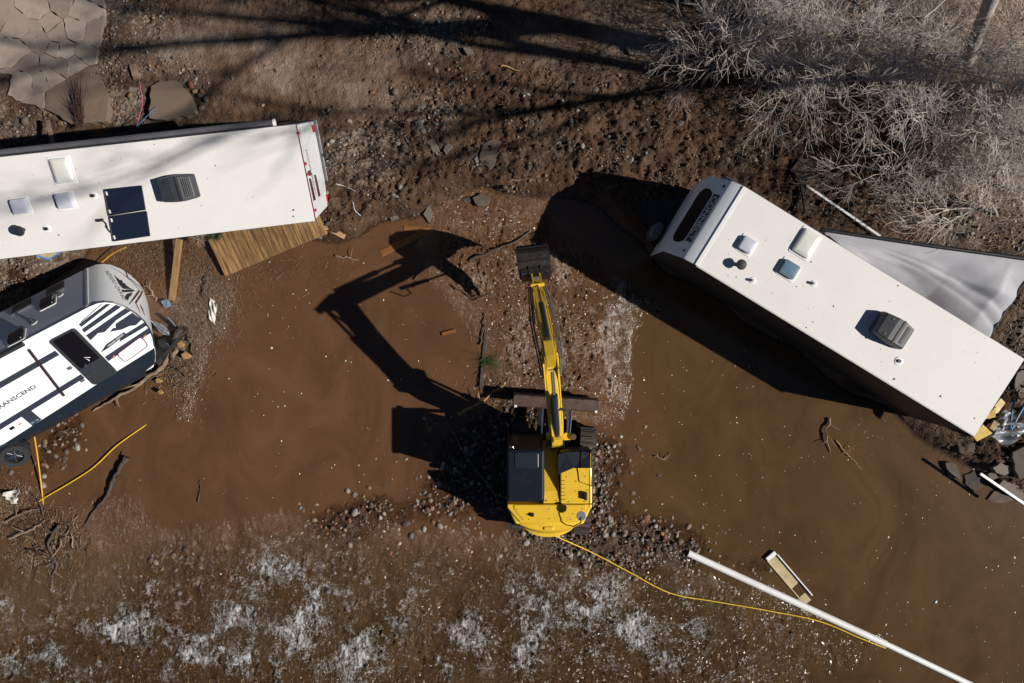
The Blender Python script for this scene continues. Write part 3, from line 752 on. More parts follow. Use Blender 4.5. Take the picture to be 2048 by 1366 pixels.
rw('louver_grille', [(615, 355), (618, 355), (625, 399), (621, 401)], MAT['stripe_maroon'], 0.014)
rw('louver_grille', [(625, 348), (628, 348), (635, 392), (631, 394)], MAT['stripe_maroon'], 0.014)
a = wall_uv(626, 388); b = wall_uv(613, 297); a.x = b.x = 0.014
text_on('lettering', 'GRAND DESIGN', 0.2, MAT['lettering_grey'], lt, (a + b) / 2, b - a, Vector((0, 0, 1)), width=(b - a).length, height=0.16)
rw('badge', [(613, 340), (618, 338), (621, 348), (616, 350)], MAT['lettering_grey'])

# ---- trailer with the grey awning, front end in the stream ------------------------------------
RF = Frame([5.1907, 3.0165, -0.0875, -0.545, 0.0212, 0.049])
RL, RW, RZ = 8.20, 1.12, 3.20
rt = tag(RF.root('travel_trailer'), 'white trailer with rounded front cap, its torn grey awning hanging on one side', 'trailer')
cap = [(-0.002, RZ - 0.004), (-0.32, RZ - 0.10), (-0.38, RZ - 0.15), (-0.80, RZ - 0.74), (-0.80, 0.75), (-0.72, 0.5), (-0.002, 0.5)]
fc = MB().prism(cap, lambda u, v, t: Vector((u, t, v)), -RW - 0.004, RW + 0.004).build('front_cap', MAT['white_panel'], rt)
smooth_by_angle(fc, 40)
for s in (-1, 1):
    MB().prism([(u * 0.985, (v - 1.7) * 0.985 + 1.7) for u, v in cap], lambda u, v, t: Vector((u, t, v)), s * (RW + 0.002), s * (RW + 0.009)).build('cap_shade_plate', MAT['charcoal_panel'], fc)  # dark plates added over the white cap sides to stand for shade
MB().box((RL / 2, 0, (RZ - 0.03 + 0.5) / 2), (RL, 2 * RW, RZ - 0.53)).build('body', MAT['charcoal_panel'], rt, bevel=0.02)  # wall colour unknown; charcoal puts the deep shade into the paint
MB().prism([(0.0, RZ - 0.027), (0.0, RZ), (RL + 0.01, RZ), (RL + 0.01, RZ - 0.027)], lambda u, v, t: Vector((u, t, v)), -RW - 0.01, RW + 0.01).build('roof', MAT['roof_membrane'], rt, bevel=0.008)
MB().box((0.0, 0, RZ + 0.002), (0.10, 2 * RW + 0.01, 0.012)).build('roof_seam', MAT['white_plastic'], rt, bevel=0.004)
for s in (-1, 1):
    MB().box((RL / 2, s * (RW + 0.014), RZ - 0.035), (RL, 0.02, 0.04)).build('drip_rail', MAT['grey_metal'] if s > 0 else MAT['white_plastic'], rt)
MB().box((-0.25, RW + 0.02, RZ - 0.12), (0.55, 0.03, 0.10), (0, R(-12), 0)).build('awning_bracket', MAT['grey_metal'], rt, bevel=0.01)
MB().box((RL / 2 - 0.3, 0, 0.38), (RL + 0.5, 2 * RW - 0.1, 0.24)).build('chassis', MAT['steel_black'], rt)
# windshield and name on the sloped face of the cap
q0, q1 = Vector((-0.38, 0, RZ - 0.15)), Vector((-0.84, 0, RZ - 1.0))
slope = (Vector((-0.80, 0, RZ - 0.74)) - q0).normalized(); nrm = Vector((slope.z, 0, -slope.x)); nrm = nrm if nrm.z > 0 else -nrm
mid = Vector((-0.80, 0, RZ - 0.74)); slope2 = (Vector((-0.802, 0, RZ - 1.0)) - mid).normalized(); nrm2 = Vector((slope2.z, 0, -slope2.x)); nrm2 = nrm2 if nrm2.z > 0 else -nrm2
def capP(d, y, off=0.0):
    """distance d down the sloped face from its upper edge"""
    l1 = (mid - q0).length
    p = q0 + slope * d + nrm * off if d <= l1 else mid + slope2 * (d - l1) + nrm2 * off
    return Vector((p.x, y, p.z))
def cap_panel(name, pts, m, off=0.012):
    return MB().loft([[capP(d, y, -0.01) for d, y in pts], [capP(d, y, off) for d, y in pts]]).build(name, m, rt)
l1 = (mid - q0).length
cap_panel('windshield', [(0.30, 0.70), (0.27, 0.62), (0.27, -0.62), (0.30, -0.70), (0.44, -0.78), (0.60, -0.78), (0.68, -0.66), (0.70, -0.55), (0.70, 0.55), (0.68, 0.66), (0.60, 0.78), (0.44, 0.78)], MAT['dark_glass'])
cap_panel('name_plate', [(0.0, 0.68), (0.0, -0.68), (0.22, -0.68), (0.22, 0.68)], MAT['charcoal_panel'])
text_on('lettering', 'CONNECT', 0.2, MAT['lettering_silver'], rt, capP(0.11, 0, 0.016), (0, -1, 0), -slope, bold=0.006, width=1.26, height=0.165)
for y in (0.93, -0.93):
    cap_panel('marker_lamp', [(0.03, y - 0.035), (0.03, y + 0.035), (0.10, y + 0.035), (0.10, y - 0.035)], MAT['charcoal_panel'], 0.02)
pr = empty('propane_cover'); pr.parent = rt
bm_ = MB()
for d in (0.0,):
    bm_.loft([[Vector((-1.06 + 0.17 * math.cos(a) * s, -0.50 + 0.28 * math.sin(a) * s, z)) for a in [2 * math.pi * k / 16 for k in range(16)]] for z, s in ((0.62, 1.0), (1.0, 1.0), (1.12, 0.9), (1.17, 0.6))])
o = bm_.build('cover_shell', MAT['grey_metal'], pr); smooth_by_angle(o, 40)  # pale cover coloured grey, the shade on it put into the colour
MB().prism([(-0.66, 0.9), (-0.66, -0.9), (-1.9, -0.06), (-1.9, 0.06)], lambda u, v, t: Vector((u, v, t)), 0.44, 0.58).build('tow_frame', MAT['steel_black'], rt)
rz = RZ
def rq(x, y): return RF.hit(x, y, 2, rz)
dome(rt, rq(1493, 490), 0.34, 0.36, rz, MAT['lavender_dome'], 0.10)
dome(rt, rq(1611, 487), 0.46, 0.64, rz, MAT['cream_dome'], 0.06, 'skylight')
dome(rt, rq(1577, 539), 0.42, 0.38, rz, MAT['blue_dome'], 0.10)
c = rq(1478, 530); o = MB().cyl((c.x, c.y, rz + 0.09), 0.05, 0.18, n=16).build('vent_pipe', MAT['black_plastic'], rt); MB().lathe([(0.001, 0.25), (0.10, 0.24), (0.13, 0.19), (0.05, 0.17)], (c.x, c.y, rz), Matrix.Identity(3), 20).build('cap', MAT['black_plastic'], o, smooth=True)
for q in ((1505, 561), (1627, 567)):
    stub(rt, rq(*q), rz, 0.035, 0.12, MAT['white_plastic'])
c = rq(1797, 722); stub(rt, c, rz, 0.045, 0.05)
c = rq(1779, 661); ac_unit(rt, c, rz, 0.92, 0.66, 0.36, R(0), 1)
# torn awning: fabric between the roof rail and the fallen roller
Mi = RF.I
def aw_pt(u, v):
    e = RF.M @ Vector((2.45 + 5.65 * u, RW + 0.10 + 0.10 * u, RZ - 0.10 - 1.45 * min(1, u * 1.6)))
    r = px(1648, 463, 2.45).lerp(px(2078, 521, 2.7), u)
    p = e.lerp(r, v)
    w_ = math.sin(math.pi / 2 * v) ** 0.85
    p.z = e.z + (r.z - e.z) * w_
    fold = 0.06 * math.exp(-((v - 0.38 - 0.2 * u) / 0.07) ** 2) + 0.05 * math.exp(-((v - 0.68 + 0.25 * u) / 0.06) ** 2) * math.sin(6 * u) + 0.03 * math.sin(17 * u + 9 * v) * v * (1 - v) * 4
    p.z += (fold * u + 0.012 * math.sin(41 * u - 13 * v) * v * (1 - v) * 4 * u)
    p.z += u * (0.03 * abs(math.sin(8 * u + 7 * v)) * math.sin(math.pi * v) - 0.045 * max(0, 1 - abs(v - 0.25 - 0.5 * (1 - u)) / 0.05) - 0.04 * max(0, 1 - abs(v - 0.85 + 0.45 * u) / 0.04))
    if u > 0.88: p.z -= (u - 0.88) * 3.0 * math.sin(math.pi * v)
    return Mi @ p
nu, nv = 90, 44
rings = [[aw_pt(i / (nu - 1), j / (nv - 1)) for j in range(nv)] for i in range(nu)]
v = [p for r_ in rings for p in r_]
f = [(i * nv + j, i * nv + j + 1, (i + 1) * nv + j + 1, (i + 1) * nv + j) for i in range(nu - 1) for j in range(nv - 1)]
awn = np_mesh('awning', np.array(v), np.array(f))
awo = link('awning', awn, MAT['awning_fabric'], rt)
sol = awo.modifiers.new('thickness', 'SOLIDIFY'); sol.thickness = 0.006
MB().tube([aw_pt(0, 1) + Vector((-.1, 0, 0)), aw_pt(0.5, 1), aw_pt(1, 1)], 0.055, 14).build('roller_tube', MAT['steel_black'], awo, smooth=True)
MB().tube([aw_pt(1, 0), aw_pt(1, 0.5), aw_pt(1, 1)], 0.02, 8).build('edge_hem', MAT['grey_metal'], awo)

# ---- trailer rolled on its side at the left ------------------------------------------------
TF = Frame([-9.9866, -0.2389, -0.132, 0.5416, 0.1825, -0.8373])
TW, TZ, TL = 1.143, 2.86, 8.2
tt = tag(TF.root('travel_trailer'), 'striped white trailer tipped over sideways, showing its dark entry door and wheel', 'trailer')
pf = [(-0.42, 0.46), (-0.28, 0.58), (-0.15, 0.76), (-0.03, 0.98), (0.10, 1.25), (0.18, 1.52), (0.21, 1.80), (0.18, 2.10), (0.09, 2.40), (-0.06, 2.65), (-0.20, 2.77), (-0.36, 2.84), (-0.58, TZ), (-TL, TZ), (-TL, 0.46)]
o = MB().prism(pf, lambda u, v, t: Vector((u, t, v)), -TW, TW).build('body', MAT['white_panel'], tt); smooth_by_angle(o, 40)
MB().prism([(-0.60, TZ - 0.01), (-0.60, TZ + 0.012), (-TL, TZ + 0.012), (-TL, TZ - 0.01)], lambda u, v, t: Vector((u, t, v)), -TW + 0.02, TW - 0.02).build('roof', MAT['grey_roof'], tt)
MB().box((-0.60, 0, TZ + 0.010), (0.06, 2 * TW - 0.04, 0.024)).build('roof_seam', MAT['white_plastic'], tt)
tz = TZ + 0.012
pts = [Vector((u, -TW - 0.004, v)) for u, v in pf[3:13]] + [Vector((-TL, -TW - 0.004, TZ))]
MB().tube(pts, 0.020, 6).build('edge_trim', MAT['stripe_dark'], tt)
def wp(name, pts, m=MAT['stripe_dark'], th=0.005, parent=None, lo=None):
    """flat shape on the side wall, (x, z) in the trailer's own metres"""
    return MB().prism(pts, lambda u, v, t: Vector((u, t, v)), -TW - th, -TW + 0.01 if lo is None else -TW - lo).build(name, m, parent or tt)
wp('skirt', [(-0.17, 0.74), (-0.33, 0.53), (-0.7, 0.455), (-TL, 0.445), (-TL, 0.50), (-4.67, 0.58), (-2.93, 0.72), (-1.27, 0.87), (-0.05, 0.96)], MAT['navy_panel'], 0.012)
wp('stripe', [(-1.92, 2.07), (-1.92, 2.23), (-TL, 2.02), (-TL, 1.86)])
wp('stripe', [(-1.90, 1.16), (-1.90, 1.31), (-TL, 0.90), (-TL, 0.74)])
wp('stripe', [(-1.16, 1.26), (-1.16, 1.42), (0.175, 1.56), (0.135, 1.40)])
wp('stripe', [(-1.05, 2.46), (-1.05, 2.56), (-0.22, 2.70), (-0.13, 2.64)])
wp('stripe', [(-1.10, 2.29), (-1.08, 2.40), (-0.05, 2.56), (0.02, 2.44)])
wp('stripe', [(-1.12, 2.02), (-1.12, 2.20), (0.07, 2.36), (0.12, 2.22), (-0.30, 2.18), (-0.72, 2.04), (-0.86, 2.10)])
wp('stripe', [(-0.44, 2.00), (-0.38, 2.10), (0.13, 2.16), (0.185, 1.86), (-0.02, 1.80)])
wp('stripe', [(-0.62, 1.98), (-0.50, 2.03), (-0.12, 1.86), (-0.36, 1.88)])
wp('stripe', [(-0.62, 1.60), (-0.50, 1.71), (0.19, 1.76), (0.175, 1.64)])
wp('badge_bar', [(-1.16, 1.58), (-0.90, 1.60), (-0.36, 1.70), (-0.36, 1.79), (-0.90, 1.72)])
wp('rear_trim', [(-0.96, 2.58), (-0.96, 2.60), (-0.30, 2.76), (-0.30, 2.74)])
text_on('lettering', 'GRAND DESIGN', 0.1, MAT['white_panel'], tt, (-0.66, -TW - 0.009, 1.695), (1, 0, 0.19), (0, 0, 1), width=0.50, height=0.05)
dr = MB().prism(rounded_rect(-1.53, 1.69, 0.70, 1.72, 0.09), lambda u, v, t: Vector((u, t, v)), -TW - 0.02, -TW + 0.01).build('door', MAT['charcoal_panel'], tt, bevel=0.006)
wp('window', rounded_rect(-1.53, 1.98, 0.54, 1.02, 0.06), MAT['dark_glass'], 0.026, dr, 0.01)
MB().box((-1.72, -TW - 0.05, 1.46), (0.17, 0.05, 0.05), (0, R(-10), 0)).build('handle', MAT['chrome'], dr, bevel=0.01)
MB().box((-1.60, -TW - 0.028, 1.26), (0.012, 0.012, 0.24)).build('hand_rail', MAT['alloy'], dr)
MB().tube([Vector((-1.49, -TW - 0.035, 1.55)), Vector((-1.52, -TW - 0.035, 1.70)), Vector((-1.42, -TW - 0.035, 1.62))], 0.012, 6).build('decal_mark', MAT['white_panel'], dr)
for z in (1.62, 1.14):
    MB().box((-1.98, -TW - 0.02, z), (0.11, 0.04, 0.08)).build('grab_catch', MAT['grey_metal'], tt, bevel=0.01)
for (x, z) in ((-1.22, 2.50), (-1.22, 0.90)):
    MB().cyl((x, -TW - 0.02, z), 0.045, 0.03, 'Y', 14).build('hinge', MAT['alloy'], dr)
def rr_quad(c4, n=5, r=0.10):
    out = []
    for i in range(4):
        p0, p1, p2 = [Vector(c4[(i + k) % 4]) for k in (-1, 0, 1)]
        a_ = p1 + (p0 - p1).normalized() * r; b_ = p1 + (p2 - p1).normalized() * r
        for k in range(n):
            t = k / (n - 1); out.append(tuple(a_ * (1 - t) ** 2 + p1 * 2 * t * (1 - t) + b_ * t * t))
    return out
hat = wp('luggage_hatch', rr_quad([(-0.90, 1.34), (-0.10, 1.47), (-0.12, 1.10), (-0.89, 0.99)]), MAT['stripe_maroon'], 0.012)
wp('hatch_panel', rr_quad([(-0.875, 1.315), (-0.125, 1.435), (-0.142, 1.125), (-0.868, 1.015)], r=0.085), MAT['white_panel'], 0.018, hat)
wp('warning_sticker', [(-1.03, 1.26), (-1.03, 1.33), (-0.94, 1.34), (-0.94, 1.27)], MAT['pink_sticker'])
wp('marker_lamp', [(-0.06, 1.40), (-0.06, 1.425), (0.02, 1.435), (0.02, 1.41)], MAT['orange_lens'], 0.02)
wp('marker_lamp', [(-3.93, 0.86), (-3.93, 0.89), (-3.85, 0.90), (-3.85, 0.87)], MAT['orange_lens'], 0.02)
wp('socket_cover', [(-4.16, 0.84), (-4.16, 0.92), (-4.04, 0.93), (-4.04, 0.85)], MAT['steel_black'], 0.02)
cp = wp('compartment_cover', [(-3.72, 0.66), (-3.72, 1.12), (-3.44, 1.14), (-3.44, 0.69)], MAT['stripe_dark'], 0.012)
for x in (-3.65, -3.52): MB().box((x, -TW - 0.014, 0.745), (0.08, 0.012, 0.05)).build('plate', MAT['blue_dome'], cp)
MB().box((-2.46, -TW - 0.035, 1.80), (0.06, 0.05, 1.62), (0, R(9), 0)).build('awning_arm', MAT['arm_dark'], tt, bevel=0.008)
MB().tube([(-2.30, -TW - 0.07, TZ - 0.06), (-TL, -TW - 0.07, TZ - 0.06)], 0.055, 12).build('awning_roller', MAT['charcoal_panel'], tt, smooth=True)
text_on('lettering', 'TRANSCEND', 0.3, MAT['lettering_grey'], tt, (-3.47, -TW - 0.006, 1.60), (1, 0, 0.05), (0, 0, 1), bold=0.008, width=1.15, height=0.115)
def tr(x, y):
    p = TF.hit(x, y, 2, tz); p.y *= 0.80; return p
for q, w_, h_ in (((97, 604), 0.36, 0.46), ((33, 684), 0.36, 0.46)):
    dome(tt, tr(*q), w_, h_, tz, MAT['dark_glass'], 0.08)
for q in ((121, 588), (68, 651)):
    stub(tt, tr(*q), tz, 0.035, 0.16, MAT['black_plastic'])
for q in ((112, 562), (45, 604)):
    p = tr(*q); y0_ = min(p.y, 0.80)
    pn = MB().box((p.x, y0_, tz + 0.018), (0.50, 0.42, 0.03)).build('solar_panel', MAT['solar_cell'], tt)
    MB().box((p.x, y0_ - 0.23, tz + 0.02), (0.54, 0.03, 0.04)).build('panel_edge', MAT['alloy'], pn)
# nose graphics traced on the curved cap
ns = [Vector((u, 0, v)) for u, v in pf[1:13]]
arc = [0.0]
for a, b in zip(ns, ns[1:]): arc.append(arc[-1] + (b - a).length)
def nose_px(x, y):
    """photo pixel -> (arc distance, y) on the nose"""
    o_ = TF.I @ CAM; d_ = (TF.I @ px(x, y, 0)) - o_; best = None
    for i in range(len(ns) - 1):
        a, b = ns[i], ns[i + 1]; ex, ez = b.x - a.x, b.z - a.z
        det = d_.x * (-ez) + d_.z * ex
        if abs(det) < 1e-9: continue
        rx, rz_ = a.x - o_.x, a.z - o_.z
        t = (rx * (-ez) + rz_ * ex) / det; s = (d_.x * rz_ - d_.z * rx) / det
        if -0.02 <= s <= 1.02 and t > 0 and (best is None or t < best[0]): best = (t, arc[i] + s * (arc[i + 1] - arc[i]), o_.y + d_.y * t)
    return (best[1], best[2]) if best else (0.5, 0.0)
def nose(d, y, off=0.006):
    d = max(0, min(arc[-1] - 1e-4, d)); y = max(-TW + 0.01, min(TW - 0.01, y))
    for i in range(len(arc) - 1):
        if arc[i] <= d <= arc[i + 1]:
            t = (d - arc[i]) / (arc[i + 1] - arc[i]); p = ns[i].lerp(ns[i + 1], t)
            def nv(k):
                k0, k1 = max(0, k - 1), min(len(ns) - 1, k + 1); tg = (ns[k1] - ns[k0]).normalized(); return Vector((tg.z, 0, -tg.x))
            n_ = (nv(i).lerp(nv(i + 1), t)).normalized()
            return Vector((p.x, y, p.z)) + n_ * off
def nose_strip(name, path, w, m, off=0.006):
    b = MB(); n = 10; pts = []; path = [nose_px(*q) for q in path]
    for (d0, y0), (d1, y1) in zip(path, path[1:]):
        for k in range(n): pts.append((d0 + (d1 - d0) * k / n, y0 + (y1 - y0) * k / n))
    pts.append(path[-1]); L_, R_ = [], []
    for i, (d, y) in enumerate(pts):
        a = pts[max(0, i - 1)]; c_ = pts[min(len(pts) - 1, i + 1)]
        tx, ty = c_[0] - a[0], c_[1] - a[1]; l = math.hypot(tx, ty) or 1
        ww = w * (0.3 + 0.7 * min(1, min(i, len(pts) - 1 - i) / 5))
        L_.append(nose(d - ty / l * ww / 2, y + tx / l * ww / 2, off)); R_.append(nose(d + ty / l * ww / 2, y - tx / l * ww / 2, off))
    k = len(L_)
    b.add(L_ + R_, [(i, i + 1, k + i + 1, k + i) for i in range(k - 1)])
    return b.build(name, m, tt)
dm = MAT['stripe_maroon']; dk = MAT['stripe_dark']
nose_strip('chevron', [(221, 534), (279, 581), (258, 609)], 0.05, dm)
nose_strip('chevron', [(245, 527), (256, 556), (285, 582), (271, 606), (281, 626)], 0.05, dm)
nose_strip('chevron', [(252, 530), (266, 556)], 0.10, dm); nose_strip('chevron', [(280, 609), (289, 631)], 0.10, dm)
def nose_poly(name, pts, m, off=0.008):
    c_ = [nose_px(*q) for q in pts]; cd = sum(q[0] for q in c_) / len(c_); cy = sum(q[1] for q in c_) / len(c_)
    b = MB(); V = [nose(d, y, off) for d, y in c_]; n = len(V)
    M_ = [nose((d + cd) / 2, (y + cy) / 2, off) for d, y in c_]
    b.add(V + M_ + [nose(cd, cy, off)], [(i, (i + 1) % n, n + (i + 1) % n, n + i) for i in range(n)] + [(n + i, n + (i + 1) % n, 2 * n) for i in range(n)])
    return b.build(name, m, tt)
nose_poly('emblem', [(228, 550), (239, 561), (243, 560), (247, 568), (250, 567), (254, 575), (264, 579), (246, 578), (238, 569)], dk)
nose_poly('emblem', [(243, 580), (266, 579), (269, 582), (264, 584), (245, 585)], dk)
nose_poly('emblem', [(254, 588), (265, 585), (262, 592), (259, 593), (255, 602), (249, 595)], dk)
me = text_mesh('GRAND DESIGN', 0.2, 0.0, 1.05)
xs = [p.co.x for p in me.vertices]
d0_, y0_ = nose_px(250, 601); d1_, y1_ = nose_px(214, 543); lt_ = math.hypot(d1_ - d0_, y1_ - y0_)
for p in me.vertices:
    t = (p.co.x - min(xs)) / (max(xs) - min(xs)); h_ = p.co.y * 0.75
    p.co = nose(d0_ + (d1_ - d0_) * t + (y1_ - y0_) / lt_ * h_, y0_ + (y1_ - y0_) * t - (d1_ - d0_) / lt_ * h_, 0.008)
me.materials.clear(); link('lettering', me, MAT['lettering_grey'], tt)
# A-frame, jack, wheels
MB().prism([(-0.35, 0.95), (-0.35, -0.95), (0.70, -0.06), (0.70, 0.06)], lambda u, v, t: Vector((u, v, t)), 0.33, 0.45).build('tow_frame', MAT['steel_black'], tt)
MB().tube([(0.48, 0, 0.1), (0.48, 0, 1.0)], 0.05, 10).build('tongue_jack', MAT['alloy'], tt)
MB().box((0.02, -0.40, 0.50), (0.24, 0.36, 0.22)).build('battery_box', MAT['steel_black'], tt, bevel=0.03)
for xw in (-4.62, -5.46):
    wheel(tt, (xw, -TW + 0.05, 0.13), 0.365, 0.24, Matrix.Rotation(R(90), 3, 'X'))
for xw in (-4.62, -5.46):
    fd = [Vector((xw + 0.46 * math.cos(a), 0, 0.16 + 0.44 * math.sin(a))) for a in [math.pi * k / 12 for k in range(13)]]
    b = MB()
    b.add([p + Vector((0, -TW - 0.05, 0)) for p in fd] + [p + Vector((0, -TW + 0.1, 0)) for p in fd], [(i, i + 1, 14 + i, 13 + i) for i in range(12)])
    fo = b.build('fender', MAT['charcoal_panel'], tt); s_ = fo.modifiers.new('t', 'SOLIDIFY'); s_.thickness = 0.025
MB().box((-4.3, 0, 0.2), (TL - 1.2, 1.5, 0.18)).build('chassis', MAT['steel_black'], tt)

# ------------------------------------------------------------------ excavator
EX = empty('excavator', (1.0, -3.9, 0.10))
tag(EX, 'yellow mini excavator with raised boom, standing on a gravel bar in mid-stream', 'excavator')
YL, BK = MAT['cat_yellow'], MAT['cat_black']
UM = Matrix.Translation((0.10, 0.0, 0)) @ Matrix.Rotation(R(-4), 4, 'Z')
def ub(mb, name, m, parent=None, bevel=0.0):
    o = mb.build(name, m, EX if parent is None else parent, bevel=bevel)
    if parent is None: o.matrix_local = UM
    return o
# tracks: belt of separate shoes round idler, sprocket and side frame
shoe = MB().box((0, 0, 0), (0.45, 0.135, 0.035)).box((0, 0.02, 0.03), (0.44, 0.025, 0.035)).mesh('track_shoe'); shoe.materials.append(MAT['muddy_track'])
hy, hr = 1.20, 0.31
per = 4 * hy + 2 * math.pi * hr
nshoe = 42
for sx in (-1, 1):
    tk = ub(MB().box((sx * 0.97, 0, 0.33), (0.26, 2.4, 0.34)), 'track', MAT['steel_black'], bevel=0.04)
    for y in (-hy, hy):
        MB().cyl((sx * 0.97, y, 0.33), 0.27, 0.22, 'X', 24).build('sprocket' if y < 0 else 'idler', MAT['rust_steel'], tk, bevel=0.02)
    for k in range(5):
        MB().cyl((sx * 0.97, -0.8 + 0.4 * k, 0.13), 0.10, 0.24, 'X', 16).build('roller', MAT['rust_steel'], tk)
    for k in range(nshoe):
        s = per * k / nshoe
        if s < 2 * hy: y, z, a = -hy + s, 0.33 + hr, 0
        elif s < 2 * hy + math.pi * hr: t = (s - 2 * hy) / hr; y, z, a = hy + hr * math.sin(t), 0.33 + hr * math.cos(t), -t
        elif s < 4 * hy + math.pi * hr: y, z, a = hy - (s - 2 * hy - math.pi * hr), 0.33 - hr, math.pi
        else: t = (s - 4 * hy - math.pi * hr) / hr; y, z, a = -hy - hr * math.sin(t), 0.33 - hr * math.cos(t), math.pi - t
        o = link('track_shoe', shoe, None, tk); o.location = (sx * 0.97, y, z); o.rotation_euler = (a, 0, 0)
ub(MB().box((0, 0, 0.42), (1.5, 1.1, 0.30)).cyl((0, 0, 0.62), 0.42, 0.2), 'undercarriage_frame', MAT['steel_black'], bevel=0.03)
# dozer blade: curved mouldboard
bp = [(2.20, 0.06), (2.28, 0.02), (2.36, 0.10), (2.30, 0.24), (2.28, 0.40), (2.34, 0.56), (2.30, 0.60), (2.02, 0.60), (1.98, 0.55), (2.16, 0.46), (2.18, 0.22)]
bl = ub(MB().prism(bp, lambda u, v, t: Vector((t, u, v)), -1.22, 1.22), 'blade', MAT['rust_steel'], bevel=0.01)
for sx in (-1, 1):
    MB().prism([(1.0, 0.30), (1.0, 0.46), (2.16, 0.42), (2.16, 0.18)], lambda u, v, t: Vector((t, u, v)), sx * 0.42 - 0.06, sx * 0.42 + 0.06).build('blade_arm', MAT['steel_black'], bl, bevel=0.01)
    MB().tube([(sx * 0.36, 0.95, 0.72), (sx * 0.36, 2.05, 0.52)], 0.028, 10).build('lift_rod', MAT['chrome'], bl, smooth=True)
    MB().tube([(sx * 0.36, 0.7, 0.76), (sx * 0.36, 1.2, 0.68)], 0.055, 12).build('lift_cylinder', MAT['steel_black'], bl, smooth=True)
    MB().box((sx * 1.14, 2.0, 0.615), (0.07, 0.06, 0.012)).build('reflector', MAT['white_panel'], bl)
for k in range(5): MB().box((-0.96 + 0.48 * k, 2.30, 0.605), (0.42, 0.03, 0.03)).build('cutting_lip', MAT['rust_steel'], bl)
# upper structure
hp = [(-1.13, 0.95), (-1.13, -0.50), (-0.72, -1.10), (-0.45, -1.30), (0.45, -1.30), (0.70, -1.10), (1.12, -0.50), (1.12, 0.95)]
MB().prism(hp, lambda u, v, t: Vector((u, v, t)), 0.74, 1.02).build('house_deck', BK, EX, bevel=0.03)
# engine hood blocks
hd = MB().prism([(0.29, 0.50), (0.29, -0.42), (1.13, -0.42), (1.13, 0.34), (1.13, 0.56), (0.62, 0.56)], lambda u, v, t: Vector((u, v, t)), 1.0, 1.74).build('side_hood', YL, EX, bevel=0.03)
MB().box((1.06, -0.0, 1.742), (0.012, 0.95, 0.006)).build('panel_gap', BK, hd)
MB().box((0.95, -0.20, 1.80), (0.10, 0.20, 0.12)).build('exhaust_cover', MAT['steel_black'], hd, bevel=0.015)
for q in ((0.45, 0.30), (0.70, 0.18), (0.70, -0.08), (0.50, -0.36), (0.95, 0.32), (0.92, -0.36), (1.0, -0.05)):
    MB().cyl((q[0], q[1], 1.744), 0.012, 0.016, n=8).build('bolt', MAT['steel_black'], hd)
sc = MB().loft([[Vector((0.20, 0.98, 1.60)), Vector((0.20, 0.36, 1.60)), Vector((0.62, 0.52, 1.60)), Vector((1.13, 0.52, 1.60)), Vector((1.13, 1.02, 1.60)), Vector((0.44, 1.02, 1.60))],
                [Vector((0.20, 0.92, 1.86)), Vector((0.20, 0.36, 1.80)), Vector((0.62, 0.54, 1.80)), Vector((1.13, 0.54, 1.80)), Vector((1.13, 0.98, 1.76)), Vector((0.44, 0.98, 1.84))]]).build('side_cover', BK, EX, bevel=0.02)
MB().box((1.085, 0.74, 1.79), (0.012, 0.42, 0.02)).build('trim_line', YL, sc)
for q in ((0.26, 0.44), (0.30, 0.86), (0.62, 0.60), (0.98, 0.62), (0.98, 0.90), (0.62, 0.92)):
    MB().cyl((q[0], q[1], 1.84 if q[0] < .5 else 1.805), 0.012, 0.05, n=8).build('bolt', MAT['alloy'], sc)
MB().prism([(0.30, 1.0), (0.30, 0.57), (1.10, 0.57), (1.10, 1.0)], lambda u, v, t: Vector((u, v, t)), 1.0, 1.61).build('tank_box', BK, EX, bevel=0.03)
# centre tunnel under the boom foot
tn = MB().loft([[Vector((-0.17, -0.42, 1.0)), Vector((0.27, -0.42, 1.0)), Vector((0.27, -0.42, 1.70)), Vector((-0.17, -0.42, 1.70))],
                [Vector((-0.17, -0.10, 1.0)), Vector((0.27, -0.10, 1.0)), Vector((0.27, -0.10, 1.66)), Vector((-0.17, -0.10, 1.66))],
                [Vector((-0.17, 0.55, 0.9)), Vector((0.27, 0.55, 0.9)), Vector((0.27, 0.55, 1.36)), Vector((-0.17, 0.55, 1.36))],
                [Vector((-0.17, 1.14, 0.85)), Vector((0.27, 1.14, 0.85)), Vector((0.27, 1.14, 1.24)), Vector((-0.17, 1.14, 1.24))]]).build('centre_tunnel', YL, EX, bevel=0.02)
for q in ((-0.08, -0.34), (0.18, -0.34)): MB().cyl((q[0], q[1], 1.70), 0.012, 0.03, n=8).build('bolt', MAT['steel_black'], tn)
# rear hood and counterweight
rp_ = [(-1.12, -0.43), (-1.12, -0.52), (-0.78, -0.92), (0.76, -0.92), (1.12, -0.52), (1.12, -0.43)]
MB().prism(rp_, lambda u, v, t: Vector((u, v, t)), 1.0, 1.745).build('rear_hood', YL, EX, bevel=0.02)
inner = [(-0.94, -0.445), (-0.94, -0.56), (-0.68, -0.86), (0.66, -0.86), (0.96, -0.56), (0.96, -0.445)]
eh = MB().prism(inner, lambda u, v, t: Vector((u, v, t)), 1.74, 1.765).build('engine_hatch', YL, EX, bevel=0.006)
MB().box((-0.46, -0.70, 1.79), (0.10, 0.09, 0.06)).box((-0.56, -0.69, 1.775), (0.10, 0.03, 0.03)).build('hatch_latch', MAT['steel_black'], eh, bevel=0.01)
for q in ((-0.88, -0.55), (-0.55, -0.82), (-0.02, -0.55), (-0.02, -0.80), (0.55, -0.82), (0.86, -0.54), (0.62, -0.68)):
    MB().cyl((q[0], q[1], 1.766), 0.012, 0.016, n=8).build('bolt', MAT['steel_black'], eh)
